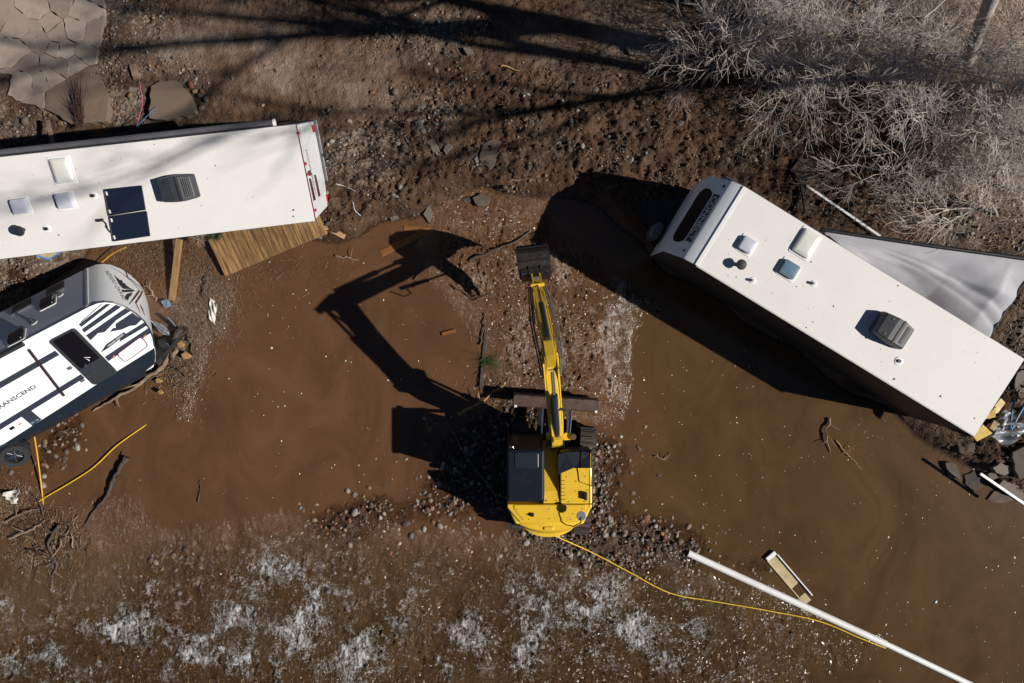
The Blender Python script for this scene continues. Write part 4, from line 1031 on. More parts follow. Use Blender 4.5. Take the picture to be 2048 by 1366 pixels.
def cwr(z, d, w):
    pts = []
    for i in range(13):
        a = -1 + 2 * i / 12
        pts.append(Vector((a * w, -0.95 - d * (1 - abs(a) ** 2.4), z)))
    return [Vector((-w, -0.6, z))] + pts + [Vector((w, -0.6, z))]
cw = MB().loft([cwr(0.80, 0.40, 0.86), cwr(0.95, 0.50, 0.90), cwr(1.22, 0.50, 0.92), cwr(1.26, 0.40, 0.92), cwr(1.55, 0.30, 0.90), cwr(1.68, 0.20, 0.86), cwr(1.71, 0.06, 0.80)]).build('counterweight', YL, EX)
smooth_by_angle(cw, 38)
for s in (-1, 1):
    MB().prism([(s * 0.80, -0.5), (s * 1.13, -0.5), (s * 0.90, -0.98), (s * 0.80, -0.98)], lambda u, v, t: Vector((u, v, t)), 0.80, 1.70).build('rear_corner', YL, EX, bevel=0.04)
MB().box((-0.02, -1.08, 1.71), (0.26, 0.09, 0.05)).build('lifting_lug', YL, cw, bevel=0.02)
for s in (-0.42, 0.30, 0.40): MB().box((s, -1.455, 1.1), (0.05, 0.02, 0.08)).build('label_plate', MAT['white_panel'] if s > 0 else BK, cw)
rl_ = MB().tube([(1.09, 0.95, 1.75), (1.09, 0.95, 2.0), (1.09, 0.45, 2.02), (1.09, 0.10, 1.98), (1.09, 0.06, 1.73)], 0.014, 8).build('hand_rail', MAT['steel_black'], EX, smooth=True)
for k in range(6): MB().box((0.36 + 0.0 * k, -0.30 + 0.10 * k, 1.742), (0.10, 0.012, 0.012)).build('vent_slot', MAT['steel_black'], hd)
# mirror on a stalk
mr = MB().tube([(0.42, -0.98, 1.70), (0.62, -0.95, 2.0), (0.78, -0.80, 2.18), (0.80, -0.66, 2.16)], 0.014, 8).build('mirror_stalk', MAT['steel_black'], EX, smooth=True)
MB().cyl((0.80, -0.64, 2.14), 0.125, 0.03, 'Z', 22).build('mirror', MAT['mirror_back'], mr, bevel=0.008)
# cab: posts, glass, roof
cabx0, cabx1 = -1.12, -0.19
def cr_(z, y0, y1, x0=cabx0, x1=cabx1): return [Vector((x0, y0, z)), Vector((x1, y0, z)), Vector((x1, y1, z)), Vector((x0, y1, z))]
cb = MB().loft([cr_(0.98, -0.20, 1.22), cr_(1.35, -0.22, 1.42)]).build('cab', BK, EX, bevel=0.03)
for (x, ya, yb, za, zb) in ((cabx0 + 0.03, 1.40, 1.10, 1.33, 2.48), (cabx1 - 0.03, 1.40, 1.10, 1.33, 2.48), (cabx0 + 0.03, -0.18, -0.10, 1.33, 2.48), (cabx1 - 0.03, -0.18, -0.10, 1.33, 2.48), (cabx0 + 0.03, 0.52, 0.52, 1.33, 2.48)):
    MB().tube([(x, ya, za), (x, yb, zb)], 0.035, 8).build('cab_post', BK, cb)
MB().loft([[Vector((cabx0 + .05, 1.385, 1.36)), Vector((cabx1 - .05, 1.385, 1.36)), Vector((cabx1 - .05, 1.37, 1.36)), Vector((cabx0 + .05, 1.37, 1.36))], [Vector((cabx0 + .05, 1.10, 2.44)), Vector((cabx1 - .05, 1.10, 2.44)), Vector((cabx1 - .05, 1.085, 2.44)), Vector((cabx0 + .05, 1.085, 2.44))]]).build('windscreen', MAT['dark_glass'], cb)
MB().box((cabx1 - 0.02, 0.5, 1.9), (0.012, 1.1, 1.08)).build('side_window', MAT['dark_glass'], cb)
MB().box((cabx0 + 0.02, 0.18, 1.9), (0.012, 0.6, 1.08)).build('side_window', MAT['dark_glass'], cb)
MB().box(((cabx0 + cabx1) / 2, -0.13, 1.95), (0.8, 0.012, 0.9)).build('rear_window', MAT['dark_glass'], cb)
MB().box((-0.66, 0.35, 1.45), (0.5, 0.5, 0.16)).box((-0.66, 0.1, 1.75), (0.48, 0.12, 0.6), (R(8), 0, 0)).build('seat', MAT['black_rubber'], cb, bevel=0.05)
rf = MB().loft([cr_(2.46, -0.17, 1.14, cabx0 - .01, cabx1 + .01), cr_(2.52, -0.18, 1.16, cabx0 - .02, cabx1 + .02), cr_(2.57, -0.12, 1.10, cabx0 + .03, cabx1 - .03)]).build('cab_roof', BK, cb, bevel=0.02)
MB().prism(rounded_rect(-0.63, 0.88, 0.60, 0.40, 0.04), lambda u, v, t: Vector((u, v, t)), 2.565, 2.585).build('roof_hatch', MAT['barrel_navy'], cb, bevel=0.008)
for q in ((-1.02, -0.08), (-0.28, -0.08), (-0.28, 0.0), (-1.0, 0.42), (-0.3, 0.45)): MB().cyl((q[0], q[1], 2.575), 0.014, 0.02, n=8).build('bolt', MAT['alloy'], cb)
MB().box((-1.02, 1.20, 2.44), (0.12, 0.06, 0.08)).build('work_lamp', MAT['alloy'], cb, bevel=0.01)
MB().box((-0.62, -0.27, 1.40), (0.98, 0.12, 0.62)).build('cab_rear_cowl', YL, EX, bevel=0.02)
# boom group, built along its own swing direction
BO = Vector((0.144, 1.22, 0)); BR = Matrix.Rotation(R(7.1), 3, 'Z')
def B(s, z, t=0.0): return BO + BR @ Vector((t, s, 0)) + Vector((0, 0, z - 0.10))
def thick(path):
    """(s, z, half-depth) centreline -> closed outline"""
    up, dn = [], []
    for i, (s, z, h) in enumerate(path):
        a = path[max(0, i - 1)]; c = path[min(len(path) - 1, i + 1)]
        ts, tz_ = c[0] - a[0], c[1] - a[1]; l = math.hypot(ts, tz_)
        up.append((s - tz_ / l * h, z + ts / l * h)); dn.append((s + tz_ / l * h, z - ts / l * h))
    return up + dn[::-1]
def bprism(path, t0, t1): return MB().prism(thick(path) if len(path[0]) == 3 else path, lambda u, v, t: B(u, v, t), t0, t1)
MB().prism([(-0.14, 0.85), (0.14, 0.85), (0.20, 1.25), (0.05, 1.55), (-0.16, 1.3)], lambda u, v, t: B(u, v, t), -0.20, 0.20).build('swing_bracket', YL, EX, bevel=0.03)
sb = MB().prism([(-0.10, -0.02), (0.02, -0.10), (0.30, -0.06), (0.30, 0.08), (0.05, 0.12)], lambda u, v, t: Vector((0.40 + u, 1.30 + v, t)), 1.20, 1.30).build('swing_arm', YL, EX, bevel=0.02)
MB().cyl((0.66, 1.31, 1.30), 0.085, 0.14).build('pin', MAT['rust_steel'], sb, bevel=0.01)
boom_path = [(0.0, 1.35, 0.15), (0.12, 2.0, 0.22), (0.34, 2.8, 0.28), (0.62, 3.28, 0.29), (1.05, 3.62, 0.26), (1.7, 4.02, 0.20), (2.45, 4.45, 0.13)]
bo = bprism(boom_path, -0.135, 0.135).build('boom', YL, EX, bevel=0.018)
for s in (-1, 1):
    bprism([(1.75, 4.06, 0.17), (2.1, 4.30, 0.18), (2.5, 4.50, 0.16)], s * 0.16 - 0.018, s * 0.16 + 0.018).build('fork_plate', YL, bo, bevel=0.008)
    MB().tube([B(0.35, 3.05, s * 0.155), B(0.70, 3.62, s * 0.16), B(1.3, 4.0, s * 0.16), B(2.05, 4.42, s * 0.17), B(2.35, 4.66, s * 0.17)], 0.02, 8).build('pipe', YL, bo, smooth=True)
    for k in range(3): MB().tube([B(0.0, 1.5, s * (0.10 + 0.05 * k)), B(-0.1, 2.1, s * (0.12 + 0.05 * k)), B(0.18, 2.75, s * (0.1 + 0.03 * k)), B(0.36, 3.1, s * 0.15)], 0.016, 6).build('hose', MAT['hose_black'], bo, smooth=True)
MB().tube([B(2.45, 4.45, -0.2), B(2.45, 4.45, 0.2)], 0.05, 14).build('pin', MAT['steel_black'], bo)
MB().cyl(B(1.05, 3.95, 0.20), 0.04, 0.08).build('work_lamp', MAT['alloy'], bo)
for k in range(7):
    t = -0.12 + 0.04 * k
    MB().tube([Vector((0.02 + 0.03 * k, 0.95, 1.22)), B(-0.16 - 0.03 * (k % 2), 1.75, t), B(-0.04, 2.2, t), B(0.06 + 0.02 * (k % 3), 2.7, t * 0.8)], 0.015, 6).build('hose', MAT['hose_black'], bo, smooth=True)
for s in (-1, 1):
    for q in ((0.7, 3.52), (1.2, 3.86), (1.75, 4.2)):
        MB().box(B(q[0], q[1], s * 0.155), (0.05, 0.07, 0.06)).build('pipe_clamp', MAT['steel_black'], bo)
# lift cylinder below the bend, arm cylinder on top
bc = MB().tube([B(0.22, 1.18), B(0.52, 1.95)], 0.075, 14).build('boom_cylinder', MAT['barrel_navy'], EX, smooth=True)
MB().tube([B(0.50, 1.90), B(0.82, 2.95)], 0.038, 12).build('rod', MAT['chrome'], bc, smooth=True)
MB().prism([(0.60, 2.75), (0.95, 2.85), (0.95, 3.05), (0.6, 3.2)], lambda u, v, t: B(u, v, t), -0.09, 0.09).build('bracket', YL, bc)
ac_ = MB().tube([B(0.30, 3.30), B(1.46, 4.36)], 0.085, 16).build('arm_cylinder', MAT['barrel_navy'], EX, smooth=True)
MB().tube([B(1.44, 4.34), B(2.12, 4.93)], 0.042, 12).build('rod', MAT['chrome'], ac_, smooth=True)
MB().tube([B(2.12, 4.93, -0.09), B(2.12, 4.93, 0.09)], 0.07, 12).build('rod_eye', MAT['grey_metal'], ac_)
MB().prism([(0.2, 3.1), (0.45, 3.42), (0.30, 3.5), (0.18, 3.36)], lambda u, v, t: B(u, v, t), -0.10, 0.10).build('bracket', YL, ac_)
arm_path = [(2.08, 4.98, 0.07), (2.28, 4.76, 0.16), (2.55, 4.46, 0.22), (2.95, 3.98, 0.19), (3.6, 3.2, 0.15), (4.42, 2.26, 0.09)]
am = bprism(arm_path, -0.115, 0.115).build('arm', YL, EX, bevel=0.015)
for s in (-1, 1):
    MB().prism(thick([(2.02, 5.02, 0.09), (2.3, 4.8, 0.10), (2.75, 4.35, 0.03)]), lambda u, v, t: B(u, v, t), s * 0.13 - 0.012, s * 0.13 + 0.012).build('gusset', YL, am)
    MB().tube([B(2.5, 4.75, s * 0.14), B(3.0, 4.15, s * 0.15), B(3.6, 3.42, s * 0.14), B(3.95, 3.0, s * 0.13)], 0.014, 6).build('pipe', YL, am, smooth=True)
for i, (t, m_) in enumerate(((0.22, 'hose_grey'), (0.26, 'hose_grey'), (-0.22, 'hose_black'), (-0.27, 'hose_black'))):
    MB().tube([B(1.9, 4.3, t * .8), B(2.3, 4.85, t), B(2.7, 4.55, t * 1.1), B(3.2, 3.85 - .1 * (i % 2), t * 1.15), B(3.7, 3.25, t), B(4.1, 2.8, t * 0.8)], 0.018, 6).build('hose', MAT[m_], am, smooth=True)
bcy = MB().tube([B(2.75, 4.62), B(3.62, 3.62)], 0.065, 14).build('bucket_cylinder', MAT['barrel_navy'], EX, smooth=True)
MB().tube([B(3.6, 3.64), B(4.12, 3.02)], 0.034, 12).build('rod', MAT['chrome'], bcy, smooth=True)
lk = MB()
for s in (-1, 1):
    lk.prism(thick([(4.12, 3.02, 0.05), (4.35, 2.72, 0.05), (4.55, 2.55, 0.04)]), lambda u, v, t: B(u, v, t), s * 0.10 - 0.02, s * 0.10 + 0.02)
    lk.prism(thick([(4.12, 3.02, 0.05), (4.14, 2.55, 0.05)]), lambda u, v, t: B(u, v, t), s * 0.14 - 0.02, s * 0.14 + 0.02)
lk.tube([B(4.12, 3.02, -0.17), B(4.12, 3.02, 0.17)], 0.05, 12)
lk.build('bucket_link', YL, EX, bevel=0.006)
# bucket: curved back sheet, two side plates, ears and teeth
bk = [(4.36, 2.30), (4.42, 2.62), (4.58, 2.86), (4.82, 2.99), (5.05, 2.96), (5.22, 2.80), (5.31, 2.52), (5.33, 2.15), (5.29, 1.75), (5.22, 1.48)]
bk = [(4.36 + (u - 4.36) * 0.86, 2.30 + (v - 2.30) * 0.90) for u, v in bk]
inn = [(u - (u - 4.75) * 0.07, v - (v - 2.2) * 0.045) for u, v in bk]
BUW = 0.385
bu = MB().prism(bk + inn[::-1], lambda u, v, t: B(u, v, t), -BUW, BUW).build('bucket', MAT['bucket_steel'], EX)
smooth_by_angle(bu, 30)
for s in (-1, 1):
    MB().prism(bk + [(4.9, 1.80), (4.56, 2.08)], lambda u, v, t: B(u, v, t), s * BUW - 0.012 + s * 0.013, s * BUW + 0.012 + s * 0.013).build('side_plate', MAT['bucket_steel'], bu)
    MB().prism([(4.28, 2.18), (4.36, 2.12), (4.52, 2.55), (4.66, 2.86), (4.56, 2.88), (4.36, 2.62)], lambda u, v, t: B(u, v, t), s * 0.15 - 0.02, s * 0.15 + 0.02).build('ear', MAT['bucket_steel'], bu)
    MB().cyl(B(4.48, 2.72, s * 0.31), 0.05, 0.05).build('wear_pad', MAT['alloy'], bu)
for k in range(5):
    t = -0.32 + 0.16 * k
    MB().loft([[B(5.15, 1.63, t - .045), B(5.15, 1.63, t + .045), B(5.05, 1.63, t + .045), B(5.05, 1.63, t - .045)], [B(5.08, 1.38, t - .03), B(5.08, 1.38, t + .03), B(5.05, 1.38, t + .03), B(5.05, 1.38, t - .03)]]).build('tooth', MAT['alloy'], bu)
for k, (a_, b_) in enumerate((((4.56, 2.81), (4.75, 2.92)), ((5.11, 2.74), (5.19, 2.48)))):
    MB().tube([B(a_[0], a_[1], -BUW), B(a_[0], a_[1], BUW)], 0.022, 6).build('wear_strip', MAT['steel_black'], bu)
    MB().tube([B(b_[0], b_[1], -BUW), B(b_[0], b_[1], BUW)], 0.018, 6).build('wear_strip', MAT['steel_black'], bu)
MB().prism([(4.30, 2.20), (4.36, 2.18), (4.46, 2.58), (4.60, 2.80), (4.56, 2.85), (4.40, 2.64)], lambda u, v, t: B(u, v, t), -BUW + 0.02, BUW - 0.02).build('top_plate', MAT['steel_black'], bu, bevel=0.01)
MB().box(B(4.30, 2.52), (0.20, 0.16, 0.10)).build('coupler', MAT['grey_metal'], bu, bevel=0.015)
# thumb
th = MB()
for s in (-1, 1):
    th.prism(thick([(4.36, 2.15, 0.09), (4.22, 1.86, 0.13), (4.02, 1.62, 0.12), (3.80, 1.45, 0.07), (3.60, 1.36, 0.02)]), lambda u, v, t: B(u, v, t), s * 0.10 - 0.02, s * 0.10 + 0.02)
th.tube([B(4.1, 1.7, -0.12), B(4.1, 1.7, 0.12)], 0.04, 10)
tb = th.build('thumb', MAT['bucket_steel'], EX, bevel=0.006)
MB().tube([B(3.3, 3.1, 0), B(3.75, 2.45, 0)], 0.05, 12).build('thumb_cylinder', MAT['barrel_navy'], tb, smooth=True)
MB().tube([B(3.75, 2.45, 0), B(4.18, 1.85, 0)], 0.026, 10).build('rod', MAT['chrome'], tb, smooth=True)
for k, t in enumerate((-0.17, -0.2)):
    MB().tube([B(3.2, 3.2, t), B(3.15, 2.9, t), B(3.3, 2.72, t), B(3.45, 2.85, t), B(3.5, 2.65, t), B(3.7, 2.6, t)], 0.013, 6).build('hose', MAT['hose_black'], tb, smooth=True)

# ------------------------------------------------------------------ wooden deck
dk_a, dk_b, dk_c = px(450, 552, 0.16), px(655, 467, 0.42), px(389, 490, 0.30)
ux = (dk_b - dk_a); dl = ux.length; ux.normalize()
uy = (dk_c - dk_a); uy = (uy - ux * uy.dot(ux)).normalized(); uz = ux.cross(uy)
deck = empty('wooden_deck', dk_a)
deck.rotation_euler = Matrix((ux, uy, uz)).transposed().to_euler()
tag(deck, 'tilted wooden deck platform of brown planks sticking out under a white trailer', 'deck')
npk = 23; pw = dl / npk
# plank meshes run along local Y of the deck (their own X)
for i in range(npk):
    ln = 2.5 + 0.03 * math.sin(i * 7.3); g = 0.014
    mb = MB().box((ln / 2, 0, 0), (ln, pw - g - 0.004 * (i % 3), 0.034))
    o = mb.build('plank', MAT['deck_wood'], deck, bevel=0.004)
    o.location = ((i + 0.5) * pw, -0.015 + 0.012 * math.sin(i * 12.7), 0.006 * math.sin(i * 5.1)); o.rotation_euler = (0, 0, R(90) + 0.004 * math.sin(i * 3.3))
for y in (0.06, 1.0, 2.0):
    MB().box((dl / 2, y, -0.10), (dl, 0.045, 0.14)).build('joist', MAT['lumber'], deck)
MB().box((0.015, 1.2, -0.09), (0.04, 2.4, 0.15)).build('rim_board', MAT['lumber'], deck)

# ------------------------------------------------------------------ small things
def beam(name, a, b, w, t, m, label, cat='beam', roll=0.0, group=None):
    a = Vector(a); b = Vector(b); d = (b - a); L = d.length; d.normalize()
    sd = d.cross(Vector((0, 0, 1))).normalized(); up = sd.cross(d)
    o = MB().box((L / 2, 0, 0), (L, w, t)).build(name, m, bevel=0.006)
    o.matrix_world = Matrix.Translation(a) @ Matrix((d, -sd, up)).transposed().to_4x4() @ Matrix.Rotation(roll, 4, 'X')
    tag(o, label, cat, group); return o
beam('timber_post', px(359, 478, 0.45), px(344, 600, 0.02), 0.17, 0.10, MAT['lumber'], 'sawn orange post slanting into the water between deck and tipped trailer')
beam('timber_board', px(762, 508, -0.004), px(862, 458, -0.004), 0.20, 0.04, MAT['lumber_wet'], 'wet orange board half sunk under the shadow of the bucket', 'board')
beam('timber_board', px(808, 455, 0.0), px(868, 462, 0.0), 0.15, 0.04, MAT['lumber_wet'], 'short wet board washed against the bank above the bucket shadow', 'board')
beam('timber_board', px(636, 446, 0.45), px(690, 474, 0.12), 0.15, 0.05, MAT['lumber'], 'split lumber piece jutting beyond the right corner of the deck', 'board')
beam('wood_chunk', px(884, 668, 0.03), px(911, 661, 0.03), 0.10, 0.05, MAT['lumber_wet'], 'short orange chunk of wood floating beside the boom shadow', 'wood')
beam('lath', on_ground(1613, 371, 0.10), on_ground(1756, 474, 0.10), 0.07, 0.03, MAT['pvc'], 'long thin white lath lying on the mud above the awning', 'lath')
beam('white_rail', px(1960, 947, 0.85), px(2075, 1026, 0.85), 0.075, 0.06, MAT['pvc'], 'thin white rail sticking out over the broken asphalt', 'rail')
beam('weathered_post', px(962, 775, 0.05), px(973, 655, -0.02), 0.10, 0.08, MAT['driftwood_dark'], 'dark weathered post standing in the riffle beside the boom', 'post')
beam('dark_post', on_ground(1597, 372, 0.2), on_ground(1606, 428, 0.2), 0.09, 0.09, MAT['bark_dark'], 'short dark post lying in the mud next to the white lath', 'post')
beam('timber_post', on_ground(118, 252, 0.45), on_ground(130, 300, 0.5), 0.09, 0.07, MAT['driftwood'], 'grey post in the shadow behind the solar panel trailer', 'post')
beam('timber_block', on_ground(268, 132, 0.08), on_ground(278, 162, 0.10), 0.16, 0.12, MAT['driftwood'], 'squared timber block on the gravel by the cracked slabs', 'block')
bx = MB().loft([[px(70, 512, .35), px(98, 520, .35), px(130, 500, .35), px(110, 488, .35)], [px(70, 512, .55), px(98, 520, .55), px(130, 500, .55), px(110, 488, .55)]]).build('foam_panel', MAT['blue_board']); tag(bx, 'blue edged insulation panel peeping from under the trailer', 'panel')
MB().loft([[px(75, 510, .552), px(98, 516, .552), px(124, 500, .552), px(110, 492, .552)], [px(75, 510, .556), px(98, 516, .556), px(124, 500, .556), px(110, 492, .556)]]).build('facing', MAT['tan_board'], bx)

def rope(name, pts, r, m, label, cat='rope', n=6):
    # smooth through the points
    P = [Vector(p) for p in pts]; out = []
    for i in range(len(P) - 1):
        p0, p1, p2, p3 = P[max(0, i - 1)], P[i], P[i + 1], P[min(len(P) - 1, i + 2)]
        for k in range(8):
            t = k / 8
            out.append(0.5 * ((2 * p1) + (p2 - p0) * t + (2 * p0 - 5 * p1 + 4 * p2 - p3) * t * t + (3 * p1 - p0 - 3 * p2 + p3) * t ** 3))
    out.append(P[-1])
    o = MB().tube(out, r, n).build(name, m, smooth=True); tag(o, label, cat); return o
rope('yellow_rope', [px(72, 1006, 0.01), px(90, 995, 0.05), px(180, 940, 0.06), px(235, 890, 0.06), px(293, 849, -0.01)], 0.016, MAT['yellow_rope'], 'yellow rope floating on brown water below the tipped trailer')
rope('yellow_strap', [px(68, 868, 0.9), px(74, 905, 0.5), px(80, 950, 0.2), px(86, 1000, 0.02), px(88, 1015, -0.03)], 0.018, MAT['yellow_strap'], 'taut yellow strap dropping from the tipped trailer past its wheel', 'strap')
rope('yellow_rope', [px(1105, 1070, 0.75), px(1140, 1085, 0.45), px(1190, 1108, 0.18), px(1260, 1145, 0.10), px(1340, 1186, 0.05), px(1430, 1203, 0.04), px(1540, 1222, 0.05), px(1640, 1243, 0.05), px(1720, 1276, 0.06), px(1772, 1297, 0.03)], 0.015, MAT['yellow_rope'], 'thin yellow rope running from the excavator to the white pipe')
rope('yellow_strap', [px(200, 528, 0.25), px(225, 508, 0.3), px(252, 494, 0.45)], 0.013, MAT['yellow_strap'], 'short yellow strap between the deck trailer and the tipped trailer', 'strap')
rope('cable', [px(905, 860, 0.3), px(930, 910, 0.2), px(965, 955, 0.2), px(1000, 1005, 0.3)], 0.012, MAT['hose_grey'], 'thin cable lying on cobbles in the excavator shadow', 'cable')
rope('ribbon', [on_ground(283, 165, .12), on_ground(290, 190, .2), on_ground(296, 215, .3), on_ground(297, 250, .45), on_ground(296, 268, .6)], 0.007, MAT['pink_ribbon'], 'pink and white flagging ribbon on the gravel behind the trailer', 'ribbon')
rope('ribbon', [on_ground(296, 268, .6), on_ground(310, 240, .4), on_ground(322, 218, .25)], 0.007, MAT['cable_blue'], 'blue ribbon tied beside the pink one behind the trailer', 'ribbon')
rope('wire', [on_ground(672, 368, .06), on_ground(690, 373, .1), on_ground(712, 383, .06)], 0.008, MAT['white_ribbon'], 'pale wire on the gravel beside the trailer rear wall', 'wire')
rope('wire', [on_ground(707, 405, .06), on_ground(712, 422, .12), on_ground(722, 432, .06)], 0.008, MAT['white_ribbon'], 'bent pale wire in the mud near the lumber piece', 'wire')
rope('blue_cable', [px(2060, 792, 0.9), px(2035, 835, 0.8), px(2022, 858, 0.85), px(2024, 820, 0.7), px(2030, 800, .7)], 0.03, MAT['cable_blue'], 'blue cable trailing over the torn sheet metal', 'cable')

# white pipe in two joined lengths
pp = tag(empty('plastic_pipe', px(1580, 1200, 0.02)), 'long white plastic pipe lying across the riffle at lower right', 'pipe')
off = pp.location
def pipe(a, b, r, name, m):
    o = MB().tube([a - off, (a + b) / 2 - off, b - off], r, 16).build(name, m, pp, smooth=True); return o
pipe(px(1376, 1106, 0.03), px(1772, 1288, 0.09), 0.10, 'pipe_length', MAT['pvc'])
pipe(px(1770, 1287, 0.075), px(2110, 1450, 0.07), 0.085, 'pipe_length', MAT['pvc'])
MB().tube([px(1766, 1285, 0.045) - off, px(1777, 1290, 0.035) - off], 0.105, 16).build('coupling', MAT['rust_steel'], pp, smooth=True)
# sunken trough
ta, tb_ = px(1540, 1110, 0.02), px(1610, 1192, 0.0)
d = (tb_ - ta); tl = d.length; d.normalize(); sd = Vector((-d.y, d.x, 0))
tg = tag(empty('metal_trough', ta), 'half sunken tan trough with one pale edge beside the white pipe', 'trough')
tg.rotation_euler = Matrix((d, sd, Vector((0, 0, 1)))).transposed().to_euler()
MB().box((tl / 2, 0, -0.015), (tl, 0.34, 0.02)).build('trough_floor', MAT['trough_plastic'], tg)
for s, m_, h_ in ((1, 'pvc', 0.075), (-1, 'trough_plastic', 0.035)):
    MB().box((tl / 2 + (0.1 if s > 0 else 0), s * 0.17, h_ / 2 - 0.01), (tl, 0.035, h_)).build('trough_side', MAT[m_], tg, bevel=0.006)
MB().box((0.02, 0, 0.035), (0.12, 0.33, 0.07)).build('trough_end', MAT['pvc'], tg, bevel=0.01)
MB().box((tl + 0.06, -0.08, 0.0), (0.28, 0.28, 0.02)).build('trough_lip', MAT['trough_plastic'], tg)

# torn wall insulation, sheet metal and slabs behind the awning trailer
def slab(name, pts, z0, z1, m, label=None, cat=None, parent=None, bevel=0.015, tilt=(0, 0), group=None):
    c0 = sum((Vector((x, y)) for x, y in pts), Vector((0, 0))) / len(pts)
    cw_ = px(c0.x, c0.y, z1)
    def P(x, y, z):
        p = px(x, y, z1) - cw_
        return Vector((p.x, p.y, z - z1 + tilt[0] * p.x + tilt[1] * p.y))
    mb = MB().loft([[P(x, y, z0) for x, y in pts], [P(x, y, z1) for x, y in pts]])
    o = mb.build(name, m, parent, bevel=bevel); o.location = cw_
    if label: tag(o, label, cat, group)
    return o
ins = tag(empty('torn_insulation', px(1985, 840, 1.0)), 'torn yellow insulation hanging from the end of the awning trailer', 'insulation')
for i, (pts, z, m_, tl_) in enumerate((
        ([(1948, 872), (1962, 848), (1982, 866), (1958, 884)], 1.55, 'foam_board', (0.2, 0.3)),
        ([(1970, 838), (1988, 812), (1990, 834), (1980, 838)], 1.75, 'foam_board', (0.3, 0.2)),
        ([(1986, 812), (2000, 796), (2014, 806), (1998, 826), (1990, 828)], 1.35, 'tan_board', (-0.3, 0.2)),
        ([(1978, 856), (1992, 840), (1998, 848), (1986, 862)], 1.1, 'tan_board', (0.1, -0.4)))):
    o = slab('panel_piece', pts, z - 0.06, z, MAT[m_], tilt=tl_, bevel=0.008); o.location -= ins.location; o.parent = ins
def sheet(name, corners, m, label, cat, amp=0.08, seed=0, n=14):
    g = random.Random(seed); a, b, c, d = [Vector(q) for q in corners]; ph = [g.uniform(0, 6) for _ in range(4)]
    v = []
    for i in range(n):
        for j in range(n):
            u, w = i / (n - 1), j / (n - 1); p = a.lerp(b, u).lerp(d.lerp(c, u), w)
            p.z += amp * (math.sin(5 * u + 3 * w + ph[0]) * 0.6 + abs(math.sin(7 * w - 4 * u + ph[1])) - 0.5)
            v.append(p - a)
    f = [(i * n + j, i * n + j + 1, (i + 1) * n + j + 1, (i + 1) * n + j) for i in range(n - 1) for j in range(n - 1)]
    o = link(name, np_mesh(name, np.array(v), np.array(f), False), m); o.location = a
    s_ = o.modifiers.new('t', 'SOLIDIFY'); s_.thickness = 0.008
    tag(o, label, cat); return o
sheet('metal_sheet', (px(1980, 872, .8), px(2014, 895, .8), px(2060, 850, .75), px(2005, 838, .85)), MAT['sheet_metal'], 'crumpled silver sheet metal below the torn yellow insulation', 'sheet', 0.10, 3)
sheet('metal_sheet', (px(1996, 850, .9), px(2004, 862, .9), px(2022, 826, .9), px(2006, 818, .95)), MAT['sheet_metal'], 'small bent silver flap between insulation and sheet metal', 'sheet', 0.05, 5)

